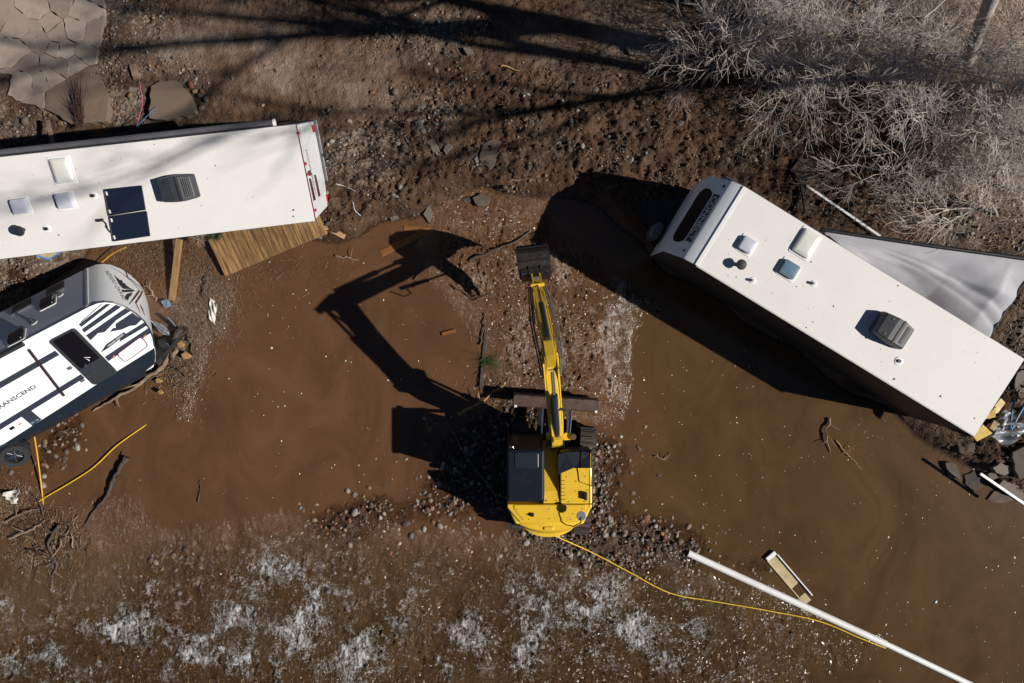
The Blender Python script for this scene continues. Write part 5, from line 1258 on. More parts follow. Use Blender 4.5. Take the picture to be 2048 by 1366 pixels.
def wobble(poly, seed):
    g = random.Random(seed); out = []
    for i in range(len(poly)):
        a, b = poly[i], poly[(i + 1) % len(poly)]
        l = math.hypot(b[0] - a[0], b[1] - a[1]); n = max(1, int(l / 9)); nx, ny = -(b[1] - a[1]) / (l + 1e-6), (b[0] - a[0]) / (l + 1e-6)
        for k in range(n):
            t = k / n; e = 0 if k == 0 else 2.0 * math.sin(0.31 * (a[0] + (b[0] - a[0]) * t) + 0.23 * (a[1] + (b[1] - a[1]) * t))
            out.append((a[0] + (b[0] - a[0]) * t + nx * e, a[1] + (b[1] - a[1]) * t + ny * e))
    return out
slabs = [
    ([(1985, 935), (2000, 925), (2022, 932), (2026, 945), (2010, 952), (1994, 946)], 'asphalt_pale', 'pale lump of broken paving above the thin white rail'),
    ([(1976, 948), (1990, 942), (1996, 955), (1982, 962)], 'asphalt_pale', 'small grey paving fragment beside the end of the white rail'),
    ([(1992, 972), (2010, 953), (2060, 965), (2060, 1010), (2020, 990)], 'asphalt_pale', 'big flat paving slab under the thin white rail'),
    ([(1974, 1000), (1988, 982), (2012, 985), (2030, 1002), (2000, 1006)], 'asphalt', 'dark asphalt slab below the white rail at the waterline'),
    ([(2028, 905), (2060, 890), (2070, 955), (2038, 958), (2030, 940)], 'asphalt_pale', 'tall grey paving slab at the right edge above the rail'),
    ([(2032, 745), (2060, 735), (2060, 790), (2040, 795), (2028, 770)], 'asphalt_pale', 'grey paving slab at the corner of the white trailer roof'),
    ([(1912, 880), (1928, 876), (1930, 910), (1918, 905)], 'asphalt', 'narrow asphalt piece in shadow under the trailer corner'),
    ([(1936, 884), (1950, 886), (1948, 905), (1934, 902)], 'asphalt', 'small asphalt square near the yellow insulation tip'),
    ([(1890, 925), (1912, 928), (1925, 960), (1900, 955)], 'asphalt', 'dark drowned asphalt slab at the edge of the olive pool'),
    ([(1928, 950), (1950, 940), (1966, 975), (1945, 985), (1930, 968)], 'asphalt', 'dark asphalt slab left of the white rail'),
    ([(958, 318), (966, 288), (988, 277), (1000, 285), (992, 322), (980, 340)], 'asphalt', 'upright grey asphalt slab on the bank above the riffle'),
    ([(948, 318), (958, 300), (960, 318), (953, 328)], 'asphalt_pale', 'sliver of pale paving leaning on the upright slab'),
    ([(852, 283), (866, 277), (878, 295), (882, 312), (866, 305)], 'asphalt_pale', 'pale paving wedge on the bank right of the trailer rear'),
    ([(886, 300), (896, 285), (906, 292), (892, 310)], 'asphalt_pale', 'small pale paving chip beside the pale wedge'),
    ([(945, 395), (962, 385), (980, 392), (976, 410), (955, 412)], 'asphalt', 'dark square slab at the shoreline above the bucket shadow'),
    ([(924, 398), (940, 392), (946, 402), (930, 406)], 'asphalt', 'small dark chip at the shoreline beside the square slab'),
    ([(776, 430), (790, 424), (798, 436), (782, 442)], 'asphalt_pale', 'pale broken block at the shoreline above the wet board'),
    ([(846, 428), (854, 410), (866, 425), (858, 446)], 'asphalt_pale', 'pale pointed slab at the notch in the shoreline'),
    ([(1580, 340), (1600, 315), (1640, 322), (1625, 355), (1604, 366)], 'asphalt', 'mud coated slab near the upper end of the white lath'),
    ([(1642, 352), (1672, 326), (1690, 340), (1668, 360)], 'asphalt', 'muddy slab with a dark crack right of the white lath'),
    ([(1252, 92), (1278, 84), (1298, 96), (1290, 112), (1258, 108)], 'asphalt_pale', 'pale slab lying in the tree shade at the top'),
    ([(1310, 60), (1350, 50), (1360, 80), (1330, 95)], 'asphalt_pale', 'pale slab left of the bare twigs at the top'),
    ([(1500, 196), (1516, 190), (1522, 210), (1506, 216)], 'asphalt', 'brown slab at the lower edge of the bare twigs'),
    ([(925, 95), (940, 92), (948, 106), (934, 110)], 'asphalt_pale', 'lone pale slab in the dark trunk shadow'),
    ([(1545, 430), (1560, 425), (1580, 440), (1590, 452), (1570, 452)], 'asphalt', 'grey slab against the far side of the awning trailer roof'),
]
for i, (pts, m_, lb) in enumerate(slabs):
    cx_, cy_ = sum(p[0] for p in pts) / len(pts), sum(p[1] for p in pts) / len(pts)
    g = max(zs(px(cx_, cy_, 0.3)), 0.0)
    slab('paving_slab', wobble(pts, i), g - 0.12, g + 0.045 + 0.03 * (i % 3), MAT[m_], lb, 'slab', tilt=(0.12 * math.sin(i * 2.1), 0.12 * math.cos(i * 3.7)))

# ------------------------------------------------------------------ cracked pavement
outer = [(-130, -140), (208, -140), (208, 46), (196, 92), (190, 126), (166, 134), (112, 168), (92, 180), (40, 202), (14, 190), (24, 150), (-30, 140), (-130, 150)]
pave = tag(MB().loft([[px(x, y, -.1) for x, y in outer], [px(x, y, .33) for x, y in outer]]).build('pavement', MAT['asphalt']), 'cracked pale concrete pavement in the top left corner', 'pavement', kind='structure')
def clip(poly, nx, ny, c):
    """keep the side nx*x + ny*y <= c"""
    out = []
    for i in range(len(poly)):
        a, b = poly[i], poly[(i + 1) % len(poly)]
        da, db = nx * a[0] + ny * a[1] - c, nx * b[0] + ny * b[1] - c
        if da <= 0: out.append(a)
        if da * db < 0:
            t = da / (da - db); out.append((a[0] + (b[0] - a[0]) * t, a[1] + (b[1] - a[1]) * t))
    return out
def area(p): return 0.5 * abs(sum(p[i][0] * p[(i + 1) % len(p)][1] - p[(i + 1) % len(p)][0] * p[i][1] for i in range(len(p))))
outer = [(-130, -140), (208, -140), (208, 46), (196, 92), (190, 126), (166, 134), (112, 168), (92, 180), (40, 202), (14, 190), (24, 150), (-30, 140), (-130, 150)]
seeds = [(-20, 20), (-10, -110), (70, -40), (75, 18), (95, 45), (58, 76), (44, 58), (82, 88), (105, 100), (112, 68), (130, 100), (150, 60), (165, 20), (120, 6), (140, -40), (185, -20), (186, 70), (168, 106), (150, 128), (118, 132), (95, 122), (60, 124), (46, 168), (80, 166), (104, 152), (38, 98), (70, 60)]
pi_ = 0
for i, s0 in enumerate(seeds):
    poly = outer
    for j, s1 in enumerate(seeds):
        if i == j or not poly: continue
        nx, ny = s1[0] - s0[0], s1[1] - s0[1]; l = math.hypot(nx, ny); nx /= l; ny /= l
        c = nx * (s0[0] + s1[0]) / 2 + ny * (s0[1] + s1[1]) / 2
        gap = 0.25 + 0.9 * ((i * 7 + j * 3 + (i + j)) % 5) / 5
        poly = clip(poly, nx, ny, c - gap)
    if len(poly) < 3 or area(poly) < 60: continue
    o = slab('concrete_piece', wobble(poly, i), 0.20, 0.46 + 0.012 * math.sin(i * 4.1), MAT['concrete'], parent=None, bevel=0.005, tilt=(0.014 * math.sin(i), 0.014 * math.cos(i * 2)))
    o.parent = pave
for pts in ([(92, 182), (110, 170), (165, 140), (192, 132), (205, 160), (218, 195), (212, 242), (142, 248), (110, 228), (90, 218)], [(40, 205), (60, 192), (88, 182), (88, 217), (60, 208)], [(202, 142), (220, 150), (222, 185), (208, 165)], [(302, 172), (322, 160), (350, 162), (372, 178), (385, 200), (390, 226), (330, 240), (298, 236)]):
    o = slab('concrete_piece', wobble(pts, 3), 0.10, 0.42 if pts[0][0] < 100 else 0.385, MAT['concrete' if pts[0][0] < 60 else 'muddy_slab'], bevel=0.006); o.parent = pave

# ------------------------------------------------------------------ stones
def ico(sub):
    bm = bmesh.new(); bmesh.ops.create_icosphere(bm, subdivisions=sub, radius=1.0)
    v = np.array([p.co[:] for p in bm.verts]); f = np.array([[q.index for q in t.verts] for t in bm.faces]); bm.free(); return v, f
I1, T1 = ico(1); I2, T2 = ico(2)
stone_meshes = []
for k in range(7):
    g = np.random.default_rng(40 + k)
    d = g.normal(size=(5, 3)); d /= np.linalg.norm(d, axis=1)[:, None]
    r = 1 + sum(0.16 * g.normal() * np.clip(I2 @ q, -1, 1) ** 2 for q in d) + 0.04 * g.normal(size=len(I2))
    r *= np.minimum(1, 1 / np.maximum(np.abs(I2 @ d[0]) * 1.12, 1e-3))
    me = np_mesh('cobble', I2 * r[:, None] * np.array([1.0, g.uniform(0.68, 0.92), g.uniform(0.5, 0.7)]), T2, True)
    me.materials.append(MAT['river_stone']); stone_meshes.append(me)
PAL = np.array([(0.17, 0.115, 0.085), (0.24, 0.185, 0.145), (0.12, 0.075, 0.05), (0.21, 0.095, 0.05), (0.28, 0.23, 0.185), (0.16, 0.15, 0.15), (0.33, 0.30, 0.27), (0.09, 0.07, 0.06), (0.22, 0.15, 0.08), (0.18, 0.14, 0.11)])
def scatter_mesh(name, xyz, rad, V, F, cols, smooth=True, flat=0.62):
    n = len(xyz); g = rng
    yaw = g.uniform(0, 6.28, n); c, s = np.cos(yaw), np.sin(yaw)
    sx, sy, sz = g.uniform(0.85, 1.2, n), g.uniform(0.6, 0.95, n), g.uniform(flat * 0.75, flat * 1.15, n)
    jit = 1 + 0.13 * g.normal(size=(n, len(V), 1))
    P = V[None] * jit * np.stack([sx, sy, sz], -1)[:, None] * rad[:, None, None]
    Q = np.stack([P[..., 0] * c[:, None] - P[..., 1] * s[:, None], P[..., 0] * s[:, None] + P[..., 1] * c[:, None], P[..., 2]], -1) + xyz[:, None]
    f = F[None] + (np.arange(n) * len(V))[:, None, None]
    me = np_mesh(name, Q.reshape(-1, 3), f.reshape(-1, 3), smooth)
    attr_col(me, 'Col', np.repeat(cols, len(V), 0)); return me
def sample_mask(M, n, boxpx, noise_p=None, lo=0.15):
    out = []
    x0, y0, x1, y1 = boxpx
    while sum(len(o) for o in out) < n:
        xx = (rng.uniform(x0, x1, 4 * n) - 1024) / S; yy = -(rng.uniform(y0, y1, 4 * n) - 683) / S
        w = rs(M, xx, yy)
        if noise_p is not None: w = w * sstep(noise_p[0], noise_p[1], samp(FB, xx, yy, 4.0))
        k = rng.random(4 * n) < w * (w > lo); out.append(np.stack([xx[k], yy[k]], -1))
    return np.concatenate(out)[:n]
def cols_for(n, bright=1.0): return PAL[rng.integers(0, len(PAL), n)] * rng.uniform(0.65, 1.15, (n, 1)) * bright
FULL = (-60, -40, 2110, 1410)
# pebbles too many to count: bars, banks, stream bed
A = sample_mask(M_bar2, 5800, FULL, (-1.6, 0.4), 0.10); ra = rng.lognormal(math.log(0.033), 0.45, len(A)).clip(0.014, 0.085)
za = np.maximum(zground(A[:, 0], A[:, 1]), -0.045) + ra * 0.25
B_ = sample_mask(M_gravel, 4200, FULL, (-0.8, 0.5)); rb = rng.lognormal(math.log(0.024), 0.45, len(B_)).clip(0.012, 0.07); zb = zground(B_[:, 0], B_[:, 1]) + rb * 0.25
Cc = sample_mask(M_land, 3600, FULL, (0.0, 1.8)); rc = rng.lognormal(math.log(0.020), 0.5, len(Cc)).clip(0.010, 0.07); zc = zground(Cc[:, 0], Cc[:, 1]) + rc * 0.2
Dd = sample_mask(M_rif, 2600, FULL, (-1.5, 0.5)); rd = rng.lognormal(math.log(0.052), 0.4, len(Dd)).clip(0.02, 0.13); zd = zground(Dd[:, 0], Dd[:, 1]) + rd * 0.2
def keep_sorted(P, r, z, br):
    return np.concatenate([P, z[:, None]], 1), r, cols_for(len(P), br)
small = [keep_sorted(B_, rb, zb, 1.0), keep_sorted(Cc, rc, zc, 0.85)]
tag(link('bank_pebbles', scatter_mesh('bank_pebbles', np.concatenate([s[0] for s in small]), np.concatenate([s[1] for s in small]), I1, T1, np.concatenate([s[2] for s in small])), MAT['pebble']), 'small pebbles strewn over the muddy bank', 'pebbles', kind='stuff')
s = keep_sorted(A, ra, za, 1.05)
tag(link('bar_pebbles', scatter_mesh('bar_pebbles', s[0], s[1], I1, T1, s[2]), MAT['pebble']), 'wet pebbles covering the gravel bars round the excavator', 'pebbles', kind='stuff')
s = keep_sorted(Dd, rd, zd, 0.8)
tag(link('bed_stones', scatter_mesh('bed_stones', s[0], s[1], I1, T1, s[2]), MAT['pebble']), 'stones of the stream bed under the shallow riffle', 'stones', kind='stuff')
# clods of mud on the churned bank
Rb = sample_mask(M_rug, 2600, FULL, (-0.6, 0.9)); rrb = rng.lognormal(math.log(0.024), 0.55, len(Rb)).clip(0.010, 0.09); zrb = zground(Rb[:, 0], Rb[:, 1]) + rrb * 0.3
sr = keep_sorted(Rb, rrb, zrb, 0.8)
tag(link('bank_rubble', scatter_mesh('bank_rubble', sr[0], sr[1], I1, T1, sr[2], False, 0.55), MAT['pebble']), 'broken rubble on the churned upper bank', 'rubble', kind='stuff')
E_ = sample_mask(M_rug, 2600, FULL, (-0.6, 0.8)); re_ = rng.lognormal(math.log(0.035), 0.5, len(E_)).clip(0.015, 0.13); ze = zground(E_[:, 0], E_[:, 1]) + re_ * 0.1
mudc = np.array([(0.075, 0.050, 0.034)]) * rng.uniform(0.55, 1.5, (len(E_), 1))
tag(link('mud_clods', scatter_mesh('mud_clods', np.concatenate([E_, ze[:, None]], 1), re_, I1, T1, mudc, False, 0.7), MAT['litter']), 'lumps of churned brown mud on the bank', 'mud', kind='stuff')

# cobbles one can pick out
spots = [(240, 936, .07), (1010, 1098, .085), (1140, 1110, .10), (1185, 1107, .13), (1210, 1070, .10), (700, 1090, .11), (735, 1095, .06), (855, 1020, .11), (845, 1005, .09), (860, 1000, .09), (835, 1008, .07), (738, 975, .08), (727, 993, .07), (788, 1065, .05), (848, 1058, .1), (1000, 1112, .07), (402, 1115, .10), (350, 1117, .06), (375, 1118, .08), (352, 1140, .08), (112, 912, .085), (22, 945, .10), (86, 970, .10), (60, 975, .07), (150, 828, .11), (245, 735, .10), (280, 960, .05), (540, 1160, .10), (655, 1183, .11), (305, 1255, .06), (668, 1135, .09), (670, 1145, .07), (800, 1135, .07), (1240, 968, .09), (1225, 1045, .09), (1262, 945, .08), (1222, 950, .06), (1195, 900, .07), (1430, 1085, .07), (400, 190, .10), (412, 198, .10), (390, 182, .09), (382, 170, .12), (403, 215, .09), (405, 184, .09), (260, 190, .10), (190, 172, .05), (228, 148, .07), (225, 158, .07), (50, 242, .14), (120, 246, .08), (130, 243, .08), (100, 230, .08), (790, 183, .12), (745, 185, .09), (846, 262, .11), (690, 289, .09), (760, 255, .07), (1060, 360, .08), (1195, 236, .08), (1155, 220, .07), (1010, 374, .09), (1165, 292, .08), (1218, 273, .07), (872, 140, .08), (730, 160, .07), (545, 1188, .06), (1052, 1085, .12), (1168, 1060, .08)]
zones = [
    ((40, 780, 185, 985), 34, 'rounded cobble on the gravel beside the tipped trailer wheel', 'cobbles by the trailer wheel'),
    ((800, 830, 1015, 1030), 44, 'cobble in the dark shadow beside the excavator cab', 'cobbles in the excavator shadow'),
    ((550, 975, 965, 1100), 46, 'river cobble on the gravel bar left of the excavator', 'cobbles on the bar left of the excavator'),
    ((1185, 860, 1280, 1010), 30, 'river cobble on the gravel right of the excavator body', 'cobbles right of the excavator'),
    ((1040, 1030, 1420, 1185), 46, 'river cobble on the gravel below the excavator counterweight', 'cobbles below the excavator'),
    ((290, 1070, 420, 1165), 14, 'cobble on the small island at the lower left riffle', 'cobbles on the small island'),
    ((640, 170, 900, 420), 26, 'cobble on the muddy bank right of the solar panel trailer', 'cobbles on the bank right of the trailer'),
    ((1860, 410, 2060, 520), 22, 'cobble on the bank under the bare trees above the awning', 'cobbles under the bare trees')]
ncob = 0
def put_cobble(x, y, r, lb, grp, k):
    p = px(x, y); z = zs(p); z = max(z, -0.03) + r * 0.22; p = px(x, y, z)
    o = link('cobble', stone_meshes[k % 7]); o.location = p; o.scale = (r, r, r); o.rotation_euler = (0.2 * math.sin(k), 0.2 * math.cos(2 * k), k * 1.7)
    tag(o, lb, 'stone', grp)
def zone_of(x, y):
    for bx_, n_, lb, g_ in zones:
        if bx_[0] <= x <= bx_[2] and bx_[1] <= y <= bx_[3]: return lb, g_
    if y > 1040: return 'stone breaking the surface of the lower riffle', 'stones in the lower riffle'
    if y > 600: return 'pale stone standing alone in the brown pool', 'stones in the brown pool'
    if x < 450: return 'pale cobble among the cracked slabs at top left', 'cobbles among the cracked slabs'
    return 'cobble on the shaded muddy bank at the top', 'cobbles on the shaded bank'
for k, (x, y, r) in enumerate(spots):
    put_cobble(x, y, r, *zone_of(x, y), k)
k = 100
for bx_, n_, lb, g_ in zones:
    M = M_bar if bx_[1] > 700 else M_gravel
    for q in sample_mask(M, n_, bx_, None, 0.2):
        x, y = 1024 + q[0] * S, 683 - q[1] * S
        put_cobble(x, y, float(np.clip(rng.lognormal(math.log(0.068), 0.3), 0.045, 0.12)), lb, g_, k); k += 1

# ------------------------------------------------------------------ sticks, straw, flecks
def seg_mesh(name, p0, p1, r0, r1, n=3):
    """many tapered sticks as one mesh"""
    p0 = np.asarray(p0, float); p1 = np.asarray(p1, float); r0 = np.asarray(r0, float); r1 = np.asarray(r1, float)
    d = p1 - p0; d /= np.maximum(np.linalg.norm(d, axis=1), 1e-9)[:, None]
    up = np.where(np.abs(d[:, 2:3]) < 0.9, np.array([[0, 0, 1.0]]), np.array([[1.0, 0, 0]]))
    a = np.cross(d, up); a /= np.linalg.norm(a, axis=1)[:, None]; b = np.cross(a, d)
    ang = 2 * np.pi * np.arange(n) / n
    off = a[:, None] * np.cos(ang)[None, :, None] + b[:, None] * np.sin(ang)[None, :, None]
    v = np.concatenate([p0[:, None] + off * r0[:, None, None], p1[:, None] + off * r1[:, None, None]], 1)
    j = np.arange(n); k2 = (j + 1) % n
    f = np.stack([j, k2, n + k2, n + j], -1)[None] + (np.arange(len(p0)) * 2 * n)[:, None, None]
    return np_mesh(name, v.reshape(-1, 3), f.reshape(-1, 4), True), 2 * n
def litter(name, c, spread, n, ln, rad, cols, label, ang=None, mask=None, z0=None, wet=0.0):
    if mask is None:
        xy = rng.normal(size=(n, 2)) * np.array(spread) / S + np.array([(c[0] - 1024) / S, -(c[1] - 683) / S])
    else: xy = sample_mask(mask, n, FULL, spread)
    a = rng.uniform(0, math.pi, n) if ang is None else rng.normal(ang, 0.7, n)
    L = rng.lognormal(math.log(ln), 0.5, n) / 2
    z = np.maximum(zground(xy[:, 0], xy[:, 1]), 0.0 if z0 is None else z0) + rng.uniform(0.005, 0.05, n)
    d = np.stack([np.cos(a) * L, np.sin(a) * L, rng.normal(0, 0.12, n) * L], -1)
    P = np.concatenate([xy, z[:, None]], 1); r = rad * rng.uniform(0.5, 1.4, n)
    me, m = seg_mesh(name, P - d, P + d, r, r * 0.6)
    cc = np.array(cols)[rng.integers(0, len(cols), n)] * rng.uniform(0.6, 1.25, (n, 1))
    attr_col(me, 'Col', np.repeat(cc, m, 0))
    return tag(link(name, me, MAT['litter']), label, 'litter', kind='stuff')
TANS = [(0.30, 0.22, 0.15), (0.20, 0.13, 0.08), (0.12, 0.075, 0.045), (0.36, 0.29, 0.22), (0.26, 0.13, 0.05)]
PALES = [(0.30, 0.235, 0.175), (0.24, 0.175, 0.125), (0.16, 0.105, 0.07), (0.36, 0.30, 0.25), (0.12, 0.07, 0.042)]
DARKS = [(0.05, 0.033, 0.022), (0.09, 0.06, 0.04), (0.14, 0.09, 0.055)]
litter('straw_raft', (418, 610), (34, 42), 3600, 0.079, 0.0032, PALES, 'pale straw raft caught below the wooden deck', 2.0)
litter('straw_raft_tail', (372, 690), (22, 60), 1920, 0.070, 0.0032, PALES, 'tail of pale straw trailing down the brown pool', 1.2)
litter('bark_litter', (310, 510), (60, 34), 3120, 0.070, 0.0037, TANS + DARKS, 'bark and straw litter between the deck and the tipped trailer')
litter('twig_litter', (560, 540), (110, 26), 369, 0.079, 0.0032, PALES, 'loose straw floating along the deck edge', 0.6)
litter('reed_litter', (25, 1010), (30, 24), 832, 0.161, 0.0058, TANS, 'tan reed tangle at the left edge below the wheel')
litter('root_litter', (95, 1085), (34, 28), 992, 0.161, 0.0086, DARKS + TANS, 'dark root tangle in the stream at lower left')
litter('root_litter_small', (60, 1045), (24, 16), 384, 0.124, 0.0072, DARKS, 'dark twig clump between the reed and root tangles')
litter('counterweight_litter', (1085, 1092), (36, 12), 528, 0.136, 0.0058, TANS + PALES, 'dry stalks snagged under the excavator counterweight')
litter('bank_litter', None, (-0.2, 1.6), 5120, 0.081, 0.0043, TANS + DARKS, 'twigs and leaf litter over the muddy bank', mask=M_rug)
litter('upper_litter', None, (0.3, 2.0), 3520, 0.087, 0.0043, TANS + DARKS, 'fine twigs scattered across the upper bank', mask=M_land)
litter('log_litter', (330, 735), (34, 26), 672, 0.124, 0.0072, TANS + DARKS, 'broken bark round the log beside the tipped trailer')
litter('riffle_twigs', (985, 790), (26, 24), 192, 0.136, 0.0079, TANS + DARKS, 'twigs jammed at the head of the excavator bar')

# foam flecks: little floating rafts of bubbles; on the riffle also glint specks
def flecks(n, boxpx, name, label, pn):
    x0, y0, x1, y1 = boxpx
    xx = (rng.uniform(x0, x1, 6 * n) - 1024) / S; yy = -(rng.uniform(y0, y1, 6 * n) - 683) / S
    k = (samp(FB, xx, yy, 7) > pn) & (rs(M_land, xx, yy) < 0.1) & (rs(M_bar, xx, yy) < 0.3); P = np.stack([xx[k], yy[k]], -1)[:n]
    r = rng.lognormal(math.log(0.012), 0.55, len(P)).clip(0.005, 0.055)
    me = scatter_mesh(name, np.concatenate([P, np.full((len(P), 1), 0.004)], 1), r, I1, T1, np.full((len(P), 3), 0.6), True, 0.3)
    tag(link(name, me, MAT['foam_fleck']), label, 'foam', kind='stuff')
flecks(260, (1270, 680, 2048, 1366), 'pool_foam_flecks', 'white foam flecks drifting on the olive pool', 0.15)
flecks(150, (380, 520, 1000, 1000), 'brown_pool_flecks', 'pale flecks drifting on the brown pool', 0.5)
flecks(200, (0, 1060, 2048, 1366), 'riffle_flecks', 'white foam flecks on the lower riffle, some standing for glints', 0.3)  # foam, with extra white specks imitating sun glints

# individual driftwood
def stick(name, pts, r, m, label, cat='driftwood', twigs=(), group=None, wig=0.03, seed=0):
    """tapered crooked branch with side twigs as parts; pts are (x, y, height) in the photo"""
    g = random.Random(seed); P = [px(*q) for q in pts]; out = []
    for a, b in zip(P, P[1:]):
        for kk in range(5): out.append(a.lerp(b, kk / 5) + Vector((g.uniform(-1, 1), g.uniform(-1, 1), g.uniform(-.5, .5))) * wig)
    out.append(P[-1]); n = len(out); base = out[0].copy()
    rads = [r * (1 - 0.65 * i / (n - 1)) * g.uniform(0.85, 1.15) for i in range(n)]
    o = MB().tube([q - base for q in out], rads, 8).build(name, m, smooth=True); o.location = base
    for (i, ln, an) in twigs:
        a = out[min(n - 1, i)] - base; dd = Vector((math.cos(R(an)), math.sin(R(an)), 0.25)) * ln
        MB().tube([a, a + dd * 0.5 + Vector((0, 0, .03)), a + dd], [r * .4, r * .3, r * .12], 6).build('side_branch', m, o, smooth=True)
    return tag(o, label, cat, group)
DW, DD = MAT['driftwood'], MAT['driftwood_dark']
stick('drift_log', [(356, 700, .22), (320, 735, .14), (270, 775, .10), (225, 800, .10), (186, 822, .03)], 0.075, DW, 'long pale log lying along the tipped trailer', twigs=((4, .5, 60), (9, .4, 200), (14, .35, -60)), seed=1)
stick('drift_log', [(362, 660, .25), (338, 700, .2), (318, 730, .12)], 0.13, DD, 'thick dark root stump wedged at the trailer nose', twigs=((2, .4, 30), (5, .5, -70)), seed=2)
stick('drift_branch', [(255, 915, .10), (232, 950, .12), (215, 990, .06), (190, 1020, .03), (160, 1062, -.02)], 0.075, DD, 'forked dark branch in the stream below the yellow rope', twigs=((2, .35, 60), (6, .3, 20), (10, .5, -120)), seed=3)
stick('drift_branch', [(20, 1075, .05), (60, 1060, .08), (90, 1040, .05)], 0.05, DW, 'bent branch at left between the root tangles', twigs=((4, .4, 150),), seed=4)
stick('drift_branch', [(118, 1050, .08), (95, 1085, .12), (112, 1130, .04), (98, 1180, -.02)], 0.06, DD, 'dark branch through the root tangle at lower left', twigs=((3, .5, 120), (6, .45, 20), (9, .4, 210)), seed=5)
stick('drift_branch', [(915, 830, .12), (960, 805, .16), (1010, 768, .10)], 0.055, MAT['bark_chunk'], 'peeled tan branch across the head of the excavator bar', twigs=((5, .35, 100), (8, .3, 10)), seed=6)
stick('drift_branch', [(940, 520, .06), (990, 500, .08), (1035, 480, .06), (1060, 462, .02)], 0.05, DD, 'dark branch in the riffle behind the bucket', twigs=((4, .4, 130), (9, .3, 200)), seed=7)
stick('drift_branch', [(1660, 838, .06), (1652, 862, .10), (1660, 905, .02)], 0.035, DW, 'root knot rising from the olive pool below the awning trailer', twigs=((2, .3, -30), (5, .5, -60), (7, .25, 210)), seed=8)
stick('drift_branch', [(1672, 880, .03), (1690, 905, .05), (1702, 915, .02), (1725, 940, -.01)], 0.022, MAT['bark_chunk'], 'thin curling root drifting beside the root knot', twigs=((5, .45, 40), (8, .3, 80)), seed=9)
stick('drift_branch', [(1310, 912, .04), (1330, 918, .06), (1342, 905, .04)], 0.022, DW, 'small forked twig in the pool right of the excavator', twigs=((4, .2, 70),), seed=10)
stick('drift_branch', [(672, 512, .03), (695, 516, .06), (718, 520, .03)], 0.028, DW, 'small crooked twig floating right of the deck', twigs=((6, .35, 70),), seed=11)
stick('drift_branch', [(905, 570, .05), (950, 600, .06), (985, 588, .03)], 0.024, DD, 'thin dark branch in the riffle by the thumb shadow', twigs=((5, .2, 60),), seed=12)
stick('drift_branch', [(960, 690, .04), (970, 650, .06), (968, 625, .03)], 0.03, DD, 'twig standing in the brown pool near the weathered post', twigs=((2, .3, 160),), seed=13)
stick('drift_branch', [(1290, 185, .45), (1330, 178, .5), (1375, 155, .5)], 0.03, MAT['bark_chunk'], 'pale broken branch in the dark band below the top twigs', twigs=((5, .5, 200), (8, .3, 60)), seed=14)
stick('drift_branch', [(1000, 130, .42), (1040, 142, .45)], 0.03, MAT['bark_chunk'], 'tan stick on the bank inside the long trunk shadow', seed=15)
stick('drift_branch', [(1050, 320, .42), (1075, 312, .44), (1098, 302, .45)], 0.025, MAT['bark_chunk'], 'tan stick on the churned bank above the riffle', seed=16)
stick('drift_branch', [(1020, 362, .4), (1060, 356, .4), (1115, 348, .4)], 0.022, DW, 'long thin stick on the bank above the wet shoreline', seed=17)
stick('drift_branch', [(830, 560, .04), (838, 545, .06), (845, 500, .03)], 0.028, DD, 'dark twig under the shadow of the excavator arm', twigs=((3, .25, 30),), seed=18)
stick('drift_branch', [(395, 1005, .02), (402, 980, .05), (400, 960, .03)], 0.02, DD, 'dark twig floating alone in the brown pool', seed=19)
stick('drift_branch', [(1140, 240, .42), (1150, 262, .42), (1168, 290, .44)], 0.022, DW, 'slanting twig on the dark bank left of the big shadow', seed=20)
for i, (x, y, an, ln, wh_) in enumerate(((345, 690, 40, 1.0, 'crossing the root stump by the trailer nose'), (335, 715, 70, .8, 'wedged steeply under the trailer nose'), (375, 680, 110, .9, 'reaching up from the bark slabs'), (300, 760, 25, .9, 'lying below the pale log'), (352, 742, 150, .7, 'lying flat beside the bark slabs'), (45, 1030, 20, 1.0, 'on top of the reed tangle'), (75, 1010, 120, .8, 'poking out of the reed tangle'), (120, 1090, 60, 1.1, 'across the root tangle'), (80, 1110, 160, .9, 'under the root tangle'), (140, 1070, 100, .7, 'at the outer edge of the root tangle'), (410, 570, 75, .7, 'along the corner of the deck'), (300, 585, 130, .6, 'in the litter above the trailer nose'))):
    c_, s_ = math.cos(R(an)) * ln * S / 2, -math.sin(R(an)) * ln * S / 2
    stick('drift_branch', [(x - c_, y - s_, .05), (x + 4, y - 5, .16), (x + c_, y + s_, .07)], 0.022 + 0.006 * (i % 3), (DD, DW)[i % 2], ('dark' if i % 2 == 0 else 'tan') + ' broken branch ' + wh_, twigs=((3, .3, an + 50), (6, .25, an - 60)), seed=60 + i, wig=0.04)
for i, (x, y, r) in enumerate(((362, 690, .12), (372, 712, .14), (318, 762, .09), (322, 785, .08))):
    a = px(x, y, 0.2); o = MB().loft([[a + Vector((r * math.cos(t) * (1 + .3 * math.sin(3 * t + i)), r * .8 * math.sin(t), -.02)) for t in [k * 1.0472 for k in range(6)]], [a + Vector((r * .9 * math.cos(t + .2), r * .7 * math.sin(t) + .04, .06 + .05 * math.sin(2 * t))) for t in [k * 1.0472 for k in range(6)]]]).build('bark_slab', MAT['bark_chunk'], bevel=0.01)
    tag(o, ['tan bark slab on top of the log pile by the trailer nose', 'largest orange bark slab below the straw raft', 'narrow bark slab standing in water below the log', 'lowest bark scrap under the pale log'][i], 'bark')
o = sheet('fabric_scrap', (px(8, 985, .12), px(40, 978, .12), px(36, 1008, .08), px(14, 1002, .1)), MAT['white_rag'], 'torn pale rag on the reed tangle below the wheel', 'rag', 0.10, 8, 10)
o = sheet('fabric_scrap', (px(420, 595, .10), px(436, 610, .1), px(428, 650, .05), px(416, 630, .06)), MAT['white_rag'], 'pale torn scrap in the middle of the straw raft', 'rag', 0.06, 9, 10)
